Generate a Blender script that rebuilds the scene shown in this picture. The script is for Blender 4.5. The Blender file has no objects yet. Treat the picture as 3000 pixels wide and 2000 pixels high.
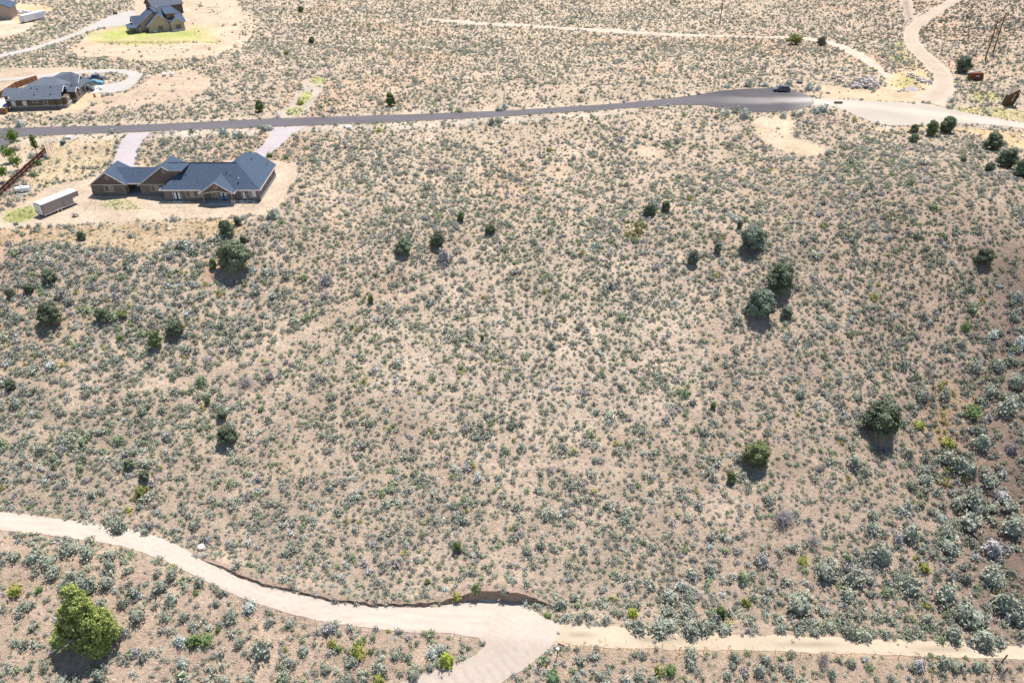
import bpy, bmesh, math, random
import numpy as np
from mathutils import Vector, Matrix, geometry
random.seed(7); rng = np.random.default_rng(11)
sc = bpy.context.scene
R = math.radians
# ------------------------------------------------------------------ camera
PITCH = 34.0; FPX = 2333.33; CAMZ = 100.0
cam = bpy.data.cameras.new('camera'); cam.lens = 28; cam.sensor_width = 36
cam.clip_start = 1; cam.clip_end = 6000
co = bpy.data.objects.new('camera', cam); sc.collection.objects.link(co)
co.location = (0, 0, CAMZ); co.rotation_euler = (R(90 - PITCH), 0, 0)
sc.camera = co
# ------------------------------------------------------------------ light
SUN_EL, SUN_AZ = 67.0, 22.0        # azimuth measured from +Y towards +X
w = bpy.data.worlds.new('World'); sc.world = w; w.use_nodes = True
nt = w.node_tree; bg = nt.nodes['Background']
sky = nt.nodes.new('ShaderNodeTexSky'); sky.sky_type = 'NISHITA'; sky.sun_disc = False
sky.sun_elevation = R(SUN_EL); sky.sun_rotation = R(SUN_AZ); sky.altitude = 1500
nt.links.new(sky.outputs[0], bg.inputs[0]); bg.inputs[1].default_value = 0.105
sd = bpy.data.lights.new('sun', 'SUN'); sd.energy = 4.9; sd.angle = R(0.55); sd.color = (1, .96, .915)
so = bpy.data.objects.new('sun', sd); sc.collection.objects.link(so)
so.rotation_euler = (R(90 - SUN_EL), 0, R(180 - SUN_AZ))
so.location = (30, 60, 160)
sc.view_settings.view_transform = 'Standard'; sc.view_settings.look = 'None'
sc.view_settings.exposure = 0.72; sc.view_settings.gamma = 1
sc.view_settings.use_curve_mapping = False
# ------------------------------------------------------------------ projection helpers
CP, SP = math.cos(R(PITCH)), math.sin(R(PITCH))
def proj(X, Y, Z):
    d = Y*CP - (Z-CAMZ)*SP; u = Y*SP + (Z-CAMZ)*CP
    d = np.where(d < 1, 1, d)
    return 1500+FPX*X/d, 1000-FPX*u/d
# ------------------------------------------------------------------ noise
def _hash(ix, iy, seed):
    n = (ix.astype(np.int64)*374761393 + iy.astype(np.int64)*668265263 + seed*974711) & 0xffffffff
    n = ((n ^ (n >> 13))*1274126177) & 0xffffffff
    return ((n ^ (n >> 16)) & 0xffffff)/float(0xffffff)
def vn(x, y, s, seed=0):
    x = np.asarray(x, float)/s; y = np.asarray(y, float)/s
    ix = np.floor(x); iy = np.floor(y); fx = x-ix; fy = y-iy
    fx = fx*fx*(3-2*fx); fy = fy*fy*(3-2*fy)
    a = _hash(ix, iy, seed); b = _hash(ix+1, iy, seed); c = _hash(ix, iy+1, seed); d = _hash(ix+1, iy+1, seed)
    return (a+(b-a)*fx)*(1-fy)+(c+(d-c)*fx)*fy
def fbm(x, y, s, seed=0, o=3):
    t = 0; a = .5
    for k in range(o):
        t = t + a*vn(x, y, s/2**k, seed+k*17); a *= .5
    return t/(1-.5**o)
def sstep(a, b, x):
    t = np.clip((x-a)/(b-a), 0, 1); return t*t*(3-2*t)
def inpoly(px, py, poly):
    px = np.asarray(px, float); py = np.asarray(py, float)
    r = np.zeros(px.shape, bool); n = len(poly)
    for i in range(n):
        x0, y0 = poly[i]; x1, y1 = poly[(i+1) % n]
        if y0 == y1: continue
        c = ((y0 > py) != (y1 > py)) & (px < (x1-x0)*(py-y0)/(y1-y0)+x0)
        r ^= c
    return r
# ------------------------------------------------------------------ terrain heights
YR = np.array([(-400, 140), (-140, 101), (-81, 88), (-54, 85.2), (-26, 76.6), (7, 74.5), (74, 70.5), (140, 66), (400, 50)])
ZP = np.array([(-500, 20), (100, 24), (155, 26), (182, 26), (205, 27), (245, 28), (290, 26), (330, 21.5), (400, 20), (700, 24), (1500, 60), (3000, 150)])
def hbase(x, y):
    s = y-np.interp(x, YR[:, 0], YR[:, 1])
    zr = np.interp(x, [-400, -140, -81, -54, -26, 0, 400], [16, 10, 6, 3, 1, 0, 0])
    up = zr+(0.325+.05*sstep(-40, -75, x))*np.clip(s-3.2, 0, None)
    dn = zr-0.33*np.clip(-s-3.6, 0, 26) - .04*np.clip(-s-30, 0, 1e4)
    zp = np.interp(y, ZP[:, 0], ZP[:, 1])
    k = 2.2-1.2*sstep(-40, -75, x)
    ramp = -k*np.log(np.exp(-np.clip(up, 0, 200)/k)+np.exp(-zp/k))
    h = np.where(s > 0, ramp, dn)
    h = h + 5.5*np.exp(-((x-98)/34)**2-((y-166)/30)**2)*sstep(4, 40, s)
    h = h + 7*sstep(125, 200, x)*sstep(236, 300, y)
    h = h - 2.6*np.exp(-((x-73)/9)**2)*sstep(6, 22, s)*(1-sstep(50, 80, s))
    hill = sstep(5, 16, s)*(1-sstep(85, 110, s))
    h = h + hill*((fbm(x, y, 22, 3)-.5)*2.2 + (fbm(x, y, 6, 9)-.5)*.7)
    h = h + (sstep(88, 120, s))*(fbm(x, y, 40, 5)-.5)*1.2*(1-np.exp(-((y-240)/40)**2))
    # level house pad
    pad = sstep(-150, -140, x)*(1-sstep(-50, -45, x))*sstep(149.5, 155.5, y-(.04*(x+80)))*(1-sstep(192, 200, y))
    h = h*(1-pad)+26*pad
    return h
def nonuni(seg):
    out = [seg[0][0]]
    for a, b, st in seg:
        n = max(1, int(round((b-a)/st))); out += list(np.linspace(a, b, n+1)[1:])
    return np.array(out)
GX = nonuni([(-1800, -600, 100), (-600, -300, 20), (-300, -120, 1.6), (-120, 120, .75), (120, 300, 1.6), (300, 600, 20), (600, 1800, 100)])
GY = nonuni([(-600, -40, 40), (-40, 50, 5), (50, 180, .7), (180, 290, 1.1), (290, 460, 2.2), (460, 900, 20), (900, 3000, 100)])
GXX, GYY = np.meshgrid(GX, GY)
# cut bank: polyline of the bank foot (world), height along it
def Pbase(px, py, zoff=0.0, f=None):
    f = f or hbase
    a = (px-1500)/FPX; b = (1000-py)/FPX
    dx, dy, dz = a, CP+b*SP, -SP+b*CP
    t = np.arange(60, 1500, .5)
    z = CAMZ+dz*t; h = f(dx*t, dy*t)+zoff
    k = int(np.argmax(z < h))
    if k == 0: k = len(t)-1
    t0, t1 = t[k-1], t[k]
    for _ in range(14):
        m = .5*(t0+t1)
        if CAMZ+dz*m < float(f(np.array([dx*m]), np.array([dy*m]))[0])+zoff: t1 = m
        else: t0 = m
    m = .5*(t0+t1)
    return dx*m, dy*m
BANK_PX = [(560, 1628, .1), (640, 1662, .45), (700, 1690, .6), (770, 1716, .6), (830, 1729, .5), (920, 1752, .5), (1000, 1768, .6), (1100, 1776, .6),
           (1200, 1779, .75), (1290, 1772, .9), (1350, 1760, 1.3), (1400, 1756, 1.9), (1470, 1757, 2.0), (1540, 1764, 1.7), (1600, 1775, .6), (1650, 1790, .1)]
BANK = []
for px, py, bh in BANK_PX:
    X, Y = Pbase(px, py); BANK.append((X, Y, bh))
BK = np.array(BANK)
def hfull0(x, y):
    h = hbase(x, y)
    yb = np.interp(x, BK[:, 0], BK[:, 1]); bh = np.interp(x, BK[:, 0], BK[:, 2])
    inx = (x > BK[0, 0]) & (x < BK[-1, 0])
    d = y-yb
    return h + np.where(inx, bh*sstep(-.1, .7, d)*np.exp(-np.clip(d-1, 0, None)/7), 0)
# ------------------------------------------------------------------ regions drawn on the ground plan (photo coordinates, cast on the terrain)
ROAD_LOW = [(-260, 1500), (-100, 1498), (0, 1500), (120, 1512), (260, 1532), (330, 1540), (430, 1562), (520, 1596), (600, 1640), (700, 1692), (830, 1731), (1000, 1769), (1200, 1781), (1290, 1774),
            (1360, 1764), (1430, 1757), (1500, 1762), (1560, 1785), (1600, 1812), (1640, 1828), (1630, 1870), (1600, 1910), (1540, 1955), (1480, 1990), (1430, 2030), (1300, 2100),
            (1050, 2100), (1160, 2004), (1230, 1975), (1330, 1945), (1395, 1915), (1420, 1890), (1400, 1868), (1320, 1855), (1200, 1852), (1050, 1836), (930, 1818), (820, 1788), (700, 1750), (600, 1700),
            (480, 1640), (360, 1600), (240, 1580), (120, 1563), (0, 1553), (-100, 1548), (-260, 1546)]
TRACK_LOW = [(1600, 1822), (1700, 1828), (1900, 1846), (2200, 1858), (2500, 1868), (2800, 1880), (3000, 1890), (3250, 1900), (3250, 1945), (3000, 1932), (2800, 1925), (2500, 1915), (2200, 1905), (1900, 1900), (1700, 1893), (1600, 1880)]
STREET = [(-300, 396), (-150, 391), (0, 377), (160, 372), (400, 367), (800, 348), (1200, 336), (1500, 324), (1800, 305), (1950, 290), (2040, 279), (2110, 267), (2180, 261), (2260, 259), (2320, 265), (2360, 276),
          (2384, 291), (2386, 302), (2372, 312), (2340, 321), (2290, 328), (2220, 330), (2160, 326), (2110, 317), (2060, 309), (1980, 308), (1800, 320), (1500, 340), (1200, 356), (800, 372), (400, 387), (160, 396), (0, 404), (-150, 412), (-300, 420)]
SIDE_STREET = [(-200, 404), (0, 406), (52, 403), (40, 418), (20, 430), (0, 447), (-200, 560)]
DRIVE_L = [(376, 391), (446, 387), (430, 400), (415, 418), (404, 440), (398, 470), (396, 500), (330, 500), (334, 470), (345, 440), (356, 415)]
DRIVE_R = [(800, 375), (905, 370), (868, 386), (845, 405), (822, 428), (790, 452), (740, 480), (700, 492), (600, 500), (640, 478), (690, 468), (735, 450), (770, 425), (790, 400)]
LOOP2 = [(-200, 262), (-40, 240), (0, 232), (100, 222), (180, 212), (300, 204), (360, 204), (400, 210), (420, 220), (410, 232), (396, 245), (385, 257), (370, 266), (340, 271), (300, 273), (286, 273), (309, 249), (330, 244), (355, 240), (375, 232), (378, 222), (365, 217), (330, 214), (250, 215), (180, 222), (100, 231), (0, 239), (-40, 248), (-200, 272)]
DRIVE3 = [(-200, 190), (0, 160), (100, 138), (180, 112), (240, 88), (285, 65), (330, 45), (372, 34), (398, 34), (396, 72), (380, 74), (300, 82), (240, 100), (180, 122), (100, 148), (0, 170), (-200, 202)]
GRAVEL_E = [(2330, 290), (2384, 291), (2480, 293), (2600, 300), (2720, 306), (2790, 322), (2860, 338), (3000, 362), (3200, 385), (3200, 402), (3000, 377), (2900, 366), (2800, 362), (2700, 368), (2600, 368), (2540, 352), (2490, 332), (2450, 316), (2400, 309), (2372, 312)]
TRACK_N = [(1250, 55), (1400, 65), (1600, 76), (1800, 89), (2000, 101), (2200, 106), (2350, 108), (2440, 122), (2520, 150), (2570, 185), (2610, 225), (2600, 232), (2555, 200), (2505, 168), (2430, 132), (2350, 117), (2200, 113), (2000, 108), (1800, 98), (1600, 84), (1400, 73), (1250, 63)]
def cpoly(c):
    a, b = [], []
    for i, (x_, y_, w_) in enumerate(c):
        p, q = c[max(0, i-1)], c[min(len(c)-1, i+1)]; dx, dy = q[0]-p[0], (q[1]-p[1])*2.2; L_ = math.hypot(dx, dy); nx_, ny_ = -dy/L_, dx/L_/2.2
        a.append((x_+nx_*w_/2, y_+ny_*w_/2)); b.append((x_-nx_*w_/2, y_-ny_*w_/2))
    return a+b[::-1]
NE_C = [(2870, -45, 34), (2810, -8, 36), (2755, 28, 36), (2705, 58, 40), (2672, 88, 44), (2668, 118, 46), (2692, 152, 50), (2728, 184, 52), (2758, 215, 56), (2766, 245, 66), (2750, 275, 90), (2715, 300, 120)]
NE_B = [(2652, -45, 40), (2653, 0, 40), (2660, 40, 38), (2672, 72, 34), (2674, 84, 30)]
TRACK_NE = cpoly(NE_C); TRACK_NE2 = cpoly(NE_B)
PAD1 = [(-60, 680), (0, 668), (120, 662), (200, 660), (300, 652), (500, 642), (600, 640), (700, 636), (800, 622), (822, 600), (840, 560), (862, 530), (872, 500), (860, 482), (815, 470), (760, 470), (640, 500), (400, 485), (330, 470), (325, 500), (240, 530), (150, 545), (60, 600), (0, 625), (-60, 650)]
PAD2 = [(-40, 350), (0, 338), (120, 330), (200, 325), (260, 312), (300, 290), (290, 275), (230, 272), (190, 300), (150, 320), (30, 325), (-40, 300)]
PAD2S = [(-60, 300), (0, 300), (35, 290), (33, 325), (0, 332), (-60, 335)]
YARDW = [(-150, 450), (0, 450), (40, 420), (110, 405), (150, 430), (135, 450), (0, 570), (-150, 700)]
LAWN3 = [(245, 118), (260, 98), (300, 86), (380, 74), (400, 70), (470, 85), (545, 92), (600, 85), (560, 60), (590, 70), (625, 100), (640, 130), (580, 122), (500, 130), (430, 128), (370, 132), (300, 128)]
LAWN3B = [(300, 95), (400, 80), (470, 96), (545, 94), (570, 80), (590, 100), (520, 112), (420, 116), (320, 116)]
FIELD3 = [(195, 148), (245, 115), (300, 80), (400, 60), (545, -10), (600, -40), (690, -20), (705, 60), (690, 120), (640, 165), (450, 180), (240, 168)]
BARE2 = [(480, 215), (560, 200), (620, 230), (600, 270), (480, 300), (350, 310), (290, 330), (240, 330), (300, 290), (400, 260), (440, 225)]
BARE3 = [(0, 40), (40, 60), (110, 70), (60, 100), (0, 115), (-100, 120), (-100, 20)]
BARE4 = [(38, 10), (160, 22), (140, 40), (60, 70), (30, 55)]
BARE_E = [(2210, 350), (2300, 335), (2330, 360), (2310, 390), (2330, 405), (2400, 425), (2425, 432), (2410, 452), (2370, 457), (2310, 445), (2240, 420), (2205, 390)]
TAN_E = [(2400, 250), (2480, 255), (2560, 268), (2600, 250), (2590, 220), (2620, 215), (2700, 200), (2740, 260), (2700, 300), (2500, 292), (2420, 290)]
TAN_E2 = [(2500, 375), (2700, 372), (2850, 372), (3100, 405), (3100, 470), (3000, 440), (2880, 400), (2780, 380), (2600, 385)]
GRASS_E = [(2640, 215), (2700, 225), (2700, 262), (2650, 268), (2620, 250)]
GRASS_E2 = [(2850, 268), (2930, 270), (2935, 290), (2880, 300), (2850, 290)]
GRASS_E3 = [(2800, 318), (2870, 315), (2950, 320), (3060, 335), (3060, 365), (2950, 352), (2880, 338), (2810, 330)]
GRASS_E4 = [(2620, 120), (2640, 120), (2660, 170), (2720, 220), (2700, 225), (2640, 185), (2600, 180), (2600, 160)]
BARE_M1 = [(1590, 490), (1640, 480), (1690, 500), (1670, 530), (1600, 520)]
BARE_M2 = [(1860, 440), (1900, 430), (1930, 450), (1900, 465), (1870, 460)]
BARE_M3 = [(650, 510), (760, 500), (860, 480), (900, 500), (830, 560)]
BARE_T = [(600, 60), (700, 20), (760, 60), (700, 160), (620, 140)]
STRIP_N = [(895, 235), (930, 222), (960, 226), (945, 262), (918, 300), (900, 330), (860, 345), (790, 348), (830, 320), (860, 290)]
GREEN_N1 = [(912, 228), (958, 224), (950, 248), (915, 252)]
GREEN_N2 = [(885, 270), (915, 268), (905, 300), (872, 305)]
GREEN_N3 = [(845, 318), (895, 312), (880, 335), (835, 338)]
GREEN_T = [(10, 640), (30, 620), (80, 603), (110, 600), (105, 634), (60, 650), (15, 648)]
GREEN_H = [(288, 600), (310, 588), (370, 582), (400, 600), (410, 612), (330, 615)]
SHOULDER_S = [(-100, 416), (0, 410), (160, 400), (400, 391), (800, 376), (1200, 360), (1500, 344), (1800, 324), (1900, 318), (1800, 336), (1500, 360), (1200, 375), (800, 392), (400, 405), (160, 415), (0, 430)]
SHOULDER_N = [(-100, 376), (0, 370), (160, 364), (400, 358), (800, 340), (1200, 328), (1500, 316), (1800, 297), (1950, 282), (1800, 303), (1500, 322), (1200, 334), (800, 346), (400, 365), (160, 370), (0, 376)]
FRONTYARD = [(140, 420), (350, 398), (330, 470), (250, 520), (120, 540), (60, 560), (100, 500), (160, 440)]
FILL = [(-100, 690), (0, 672), (200, 665), (500, 648), (700, 640), (720, 680), (560, 700), (400, 740), (250, 720), (100, 700), (0, 720), (-100, 740)]
BELOW = [(-200, 1560), (0, 1570), (300, 1600), (600, 1710), (820, 1800), (1050, 1845), (1400, 1870), (1380, 1910), (1150, 2000), (900, 2100), (-200, 2100)]
BELOW_R = [(1650, 1890), (2200, 1915), (3000, 1945), (3200, 1950), (3200, 2200), (1500, 2200)]
STRAW_R = [(1650, 1862), (1900, 1880), (2300, 1890), (2700, 1908), (2700, 1925), (2300, 1915), (1900, 1905), (1650, 1893)]
BENCH = [(-60, 1600), (120, 1600), (260, 1640), (420, 1680), (560, 1730), (540, 1745), (400, 1700), (240, 1660), (100, 1620), (-60, 1615)]
ROCK_R = [(2850, 730), (3100, 700), (3200, 1900), (2900, 1860), (2820, 1760), (2790, 1600), (2830, 1400), (2900, 1230), (2930, 1080), (2900, 950)]
BRUSH_R = [(2600, 1500), (2760, 1300), (2880, 1000), (3100, 900), (3200, 1900), (2500, 1880), (2200, 1840), (1900, 1830), (2000, 1700)]
GOLD_R = [(2740, 1120), (2800, 1120), (2800, 1420), (2740, 1420)]
RED_J = [(590, 790), (640, 740), (670, 745), (640, 800), (610, 840)]
PALE_M = [(1200, 800), (1450, 680), (1700, 660), (2000, 760), (2060, 900), (2080, 1200), (1700, 1300), (1200, 1200), (1000, 1000)]
TRAILS = [([(870, 985), (960, 945), (1010, 915), (1080, 880), (1180, 865), (1290, 830), (1380, 800)], .5), ([(1380, 870), (1500, 780), (1560, 770)], .4),
          ([(0, 1310), (80, 1265), (200, 1190), (360, 1150), (520, 1120), (700, 1060)], .4), ([(330, 1010), (420, 1090), (520, 1140)], .45), ([(660, 1660), (655, 1560), (670, 1480), (700, 1420)], .55),
          ([(780, 1010), (830, 1010), (880, 1040)], .5), ([(2600, 1000), (2580, 1200), (2560, 1400)], .0), ([(1080, 1400), (1350, 1370), (1650, 1365), (1900, 1380)], .35),
          ([(0, 1100), (200, 1140), (330, 1090)], .35), ([(820, 1130), (960, 1190), (1010, 1240)], .4)]
def pl_dist(px, py, pts):
    d = np.full(px.shape, 1e9)
    for (x0, y0), (x1, y1) in zip(pts[:-1], pts[1:]):
        L = (x1-x0)**2+(y1-y0)**2
        t = np.clip(((px-x0)*(x1-x0)+(py-y0)*(y1-y0))/L, 0, 1)
        d = np.minimum(d, np.hypot(px-x0-t*(x1-x0), py-y0-t*(y1-y0)))
    return d
# ------------------------------------------------------------------ final terrain height grid
GZ = hfull0(GXX, GYY)
gpx, gpy = proj(GXX, GYY, GZ)
_front = GYY > 30
keepflat = np.zeros(GZ.shape, bool)
for pl in (ROAD_LOW, STREET, SIDE_STREET, DRIVE_L, DRIVE_R, LOOP2, DRIVE3, GRAVEL_E, PAD1, PAD2, TRACK_LOW, TRACK_N, TRACK_NE):
    keepflat |= inpoly(gpx, gpy, pl) & _front
kf = keepflat.astype(float)
for _ in range(2):
    kf = np.maximum(kf, .5*(np.roll(kf, 1, 0)+np.roll(kf, -1, 0)+np.roll(kf, 1, 1)+np.roll(kf, -1, 1))/2)
GZ = GZ+(1-np.clip(kf*1.4, 0, 1))*((vn(GXX, GYY, 2.1, 31)-.5)*.22+(vn(GXX, GYY, .9, 37)-.5)*.12)
def H(x, y):
    x = np.asarray(x, float); y = np.asarray(y, float)
    i = np.clip(np.searchsorted(GX, x)-1, 0, len(GX)-2); j = np.clip(np.searchsorted(GY, y)-1, 0, len(GY)-2)
    fx = np.clip((x-GX[i])/(GX[i+1]-GX[i]), 0, 1); fy = np.clip((y-GY[j])/(GY[j+1]-GY[j]), 0, 1)
    # same split of each cell as the mesh
    a = GZ[j, i]; b = GZ[j, i+1]; c = GZ[j+1, i]; d = GZ[j+1, i+1]
    return np.where(fx+fy < 1, a+(b-a)*fx+(c-a)*fy, d+(c-d)*(1-fx)+(b-d)*(1-fy))
def h1(x, y): return float(H(np.array([x]), np.array([y]))[0])
def P(px, py, zoff=0.0):
    x, y = Pbase(px, py, zoff, H); return Vector((x, y, h1(x, y)))
# ------------------------------------------------------------------ materials
def mat(name, col, rough=.85, spec=.25, metal=0, n=None, ns=8, na=.25, bump=0, bs=20, coat=0, attr=None, stretch=None):
    m = bpy.data.materials.new(name); m.use_nodes = True; t = m.node_tree; b = t.nodes['Principled BSDF']
    b.inputs['Roughness'].default_value = rough; b.inputs['Specular IOR Level'].default_value = spec; b.inputs['Metallic'].default_value = metal
    b.inputs['Coat Weight'].default_value = coat
    tc = t.nodes.new('ShaderNodeTexCoord'); mp = t.nodes.new('ShaderNodeMapping'); t.links.new(tc.outputs['Object'], mp.inputs[0])
    if stretch: mp.inputs['Scale'].default_value = stretch
    nz = t.nodes.new('ShaderNodeTexNoise'); nz.inputs['Scale'].default_value = ns; nz.inputs['Detail'].default_value = 5; nz.inputs['Roughness'].default_value = .65
    t.links.new(mp.outputs[0], nz.inputs[0])
    mr = t.nodes.new('ShaderNodeMapRange'); mr.inputs[1].default_value = .3; mr.inputs[2].default_value = .7; mr.inputs[3].default_value = 1-na; mr.inputs[4].default_value = 1+na
    t.links.new(nz.outputs[0], mr.inputs[0])
    mx = t.nodes.new('ShaderNodeVectorMath'); mx.operation = 'SCALE'
    if attr:
        at = t.nodes.new('ShaderNodeAttribute'); at.attribute_name = attr; t.links.new(at.outputs[0], mx.inputs[0])
    else: mx.inputs[0].default_value = col[:3]
    t.links.new(mr.outputs[0], mx.inputs['Scale']); t.links.new(mx.outputs[0], b.inputs['Base Color'])
    if bump:
        n2 = t.nodes.new('ShaderNodeTexNoise'); n2.inputs['Scale'].default_value = bs; n2.inputs['Detail'].default_value = 4; t.links.new(mp.outputs[0], n2.inputs[0])
        bp = t.nodes.new('ShaderNodeBump'); bp.inputs['Strength'].default_value = 1; bp.inputs['Distance'].default_value = bump
        t.links.new(n2.outputs[0], bp.inputs['Height']); t.links.new(bp.outputs[0], b.inputs['Normal'])
    return m
M = {}
M['shingle'] = mat('shingle', (.055, .078, .115), .9, .2, ns=3, na=.35, bump=.03, bs=9)
M['shingle2'] = mat('shingle_grey', (.095, .11, .135), .9, .2, ns=2.5, na=.35, bump=.03, bs=9)
M['siding'] = mat('siding_taupe', (.19, .158, .14), .9, .15, ns=2, na=.16, bump=.01)
M['siding_dark'] = mat('siding_board', (.145, .118, .102), .9, .15, ns=2, na=.2, bump=.01)
M['siding_olive'] = mat('siding_olive', (.135, .105, .068), .9, .15, ns=2, na=.16)
M['siding_tan'] = mat('siding_tan', (.40, .325, .27), .9, .15, ns=2, na=.16)
M['barn'] = mat('barn_board', (.10, .085, .075), .9, .15, ns=2, na=.25)
M['trim'] = mat('trim_light', (.52, .46, .42), .7, .3, ns=3, na=.08)
M['fascia'] = mat('fascia_cream', (.62, .55, .49), .7, .3, ns=3, na=.08)
M['trim_dark'] = mat('trim_dark', (.23, .19, .165), .7, .3, ns=3, na=.1)
M['white'] = mat('white_paint', (.78, .78, .78), .5, .4, ns=3, na=.05)
M['stone'] = mat('stone_veneer', (.17, .155, .15), .9, .2, ns=7, na=.5, bump=.05, bs=5)
M['stone_pale'] = mat('stone_pale', (.42, .36, .32), .9, .2, ns=7, na=.4, bump=.05, bs=5)
M['concrete'] = mat('concrete', (.50, .47, .44), .9, .2, ns=1.5, na=.1, bump=.01)
M['footing'] = mat('footing', (.34, .33, .33), .9, .2, ns=2, na=.12)
M['glass'] = mat('window_glass', (.03, .04, .045), .08, .8, ns=1, na=.2)
M['glass_tan'] = mat('window_blind', (.25, .22, .16), .15, .7, ns=2, na=.5)
M['glass_blue'] = mat('door_film', (.10, .30, .62), .3, .6, ns=1, na=.1)
M['glass_pale'] = mat('door_frosted', (.62, .66, .68), .25, .6, ns=1, na=.08)
M['dark'] = mat('dark_metal', (.03, .03, .034), .5, .4, ns=5, na=.2)
M['black'] = mat('black_rubber', (.02, .02, .02), .8, .3, ns=8, na=.3)
M['steel'] = mat('galvanised', (.45, .46, .47), .45, .5, .6, ns=5, na=.15)
M['rust'] = mat('rusty_steel', (.16, .06, .035), .9, .2, ns=2, na=.5, bump=.02)
M['wood'] = mat('cedar_wood', (.26, .14, .085), .9, .15, ns=3, na=.3, stretch=(1, 1, .2))
M['wood_dark'] = mat('stained_wood', (.105, .055, .042), .9, .15, ns=3, na=.35, stretch=(1, 1, .2))
M['wood_rail'] = mat('wood_rail', (.24, .145, .11), .9, .15, ns=4, na=.25)
M['wood_grey'] = mat('weathered_wood', (.20, .165, .135), .9, .15, ns=3, na=.35)
M['wood_pole'] = mat('pole_wood', (.15, .085, .045), .9, .15, ns=2, na=.35, stretch=(3, 3, .3))
M['wood_orange'] = mat('fresh_cedar', (.42, .22, .10), .9, .15, ns=3, na=.3)
M['bark'] = mat('bark', (.16, .125, .10), .95, .1, ns=5, na=.35, bump=.02)
M['bark_grey'] = mat('dead_wood', (.33, .30, .29), .95, .1, ns=6, na=.35)
M['green_box'] = mat('utility_green', (.045, .10, .095), .5, .4, ns=3, na=.1)
M['tarp_teal'] = mat('tarp_teal', (.10, .24, .30), .6, .4, ns=2, na=.25, bump=.04, bs=3)
M['tarp_blue'] = mat('tarp_blue', (.03, .14, .55), .5, .4, ns=3, na=.2)
M['car_black'] = mat('car_plum', (.022, .012, .016), .25, .6, coat=.8, na=.05)
M['car_blue'] = mat('car_navy', (.02, .035, .075), .25, .6, coat=.8, na=.05)
M['car_grey'] = mat('car_grey', (.075, .068, .07), .3, .6, coat=.7, na=.05)
M['car_glass'] = mat('car_glass', (.01, .012, .016), .05, .9, na=.1)
M['rim'] = mat('alloy_rim', (.16, .24, .28), .35, .6, .5, na=.1)
M['lamp_red'] = mat('tail_lamp', (.35, .02, .015), .3, .6, na=.05)
M['lamp_pale'] = mat('head_lamp', (.6, .6, .6), .2, .7, na=.05)
M['trailer_side'] = mat('trailer_pewter', (.27, .235, .215), .45, .5, ns=2, na=.08)
M['orange'] = mat('orange_plastic', (.55, .09, .03), .6, .4, na=.1)
M['red'] = mat('red_brick_paint', (.30, .07, .04), .8, .3, na=.2)
def veg(name, attr_from_instancer, base, amp=.4, trans=.05):
    m = bpy.data.materials.new(name); m.use_nodes = True; t = m.node_tree; b = t.nodes['Principled BSDF']
    b.inputs['Roughness'].default_value = .8; b.inputs['Specular IOR Level'].default_value = .15
    at = t.nodes.new('ShaderNodeAttribute'); at.attribute_name = 'tone'
    mr = t.nodes.new('ShaderNodeMapRange'); mr.inputs[3].default_value = 1-amp; mr.inputs[4].default_value = 1+amp; t.links.new(at.outputs['Fac'], mr.inputs[0])
    mx = t.nodes.new('ShaderNodeVectorMath'); mx.operation = 'SCALE'
    if attr_from_instancer:
        ti = t.nodes.new('ShaderNodeAttribute'); ti.attribute_type = 'INSTANCER'; ti.attribute_name = 'tint'; t.links.new(ti.outputs[0], mx.inputs[0])
    else: mx.inputs[0].default_value = base
    t.links.new(mr.outputs[0], mx.inputs['Scale'])
    t.links.new(mx.outputs[0], b.inputs['Base Color'])
    b.inputs['Subsurface Weight'].default_value = 0
    tr = t.nodes.new('ShaderNodeBsdfTranslucent'); t.links.new(mx.outputs[0], tr.inputs[0])
    ms = t.nodes.new('ShaderNodeMixShader'); ms.inputs[0].default_value = trans
    t.links.new(b.outputs[0], ms.inputs[1]); t.links.new(tr.outputs[0], ms.inputs[2]); t.links.new(ms.outputs[0], t.nodes['Material Output'].inputs[0])
    return m
M['sage'] = veg('sage_leaf', True, None)
M['rockv'] = veg('stone_loose', True, None, .25, 0)
M['juniper'] = veg('juniper_leaf', True, None, .5, .1)
M['maple'] = veg('maple_leaf', True, None, .5, .25)
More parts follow.
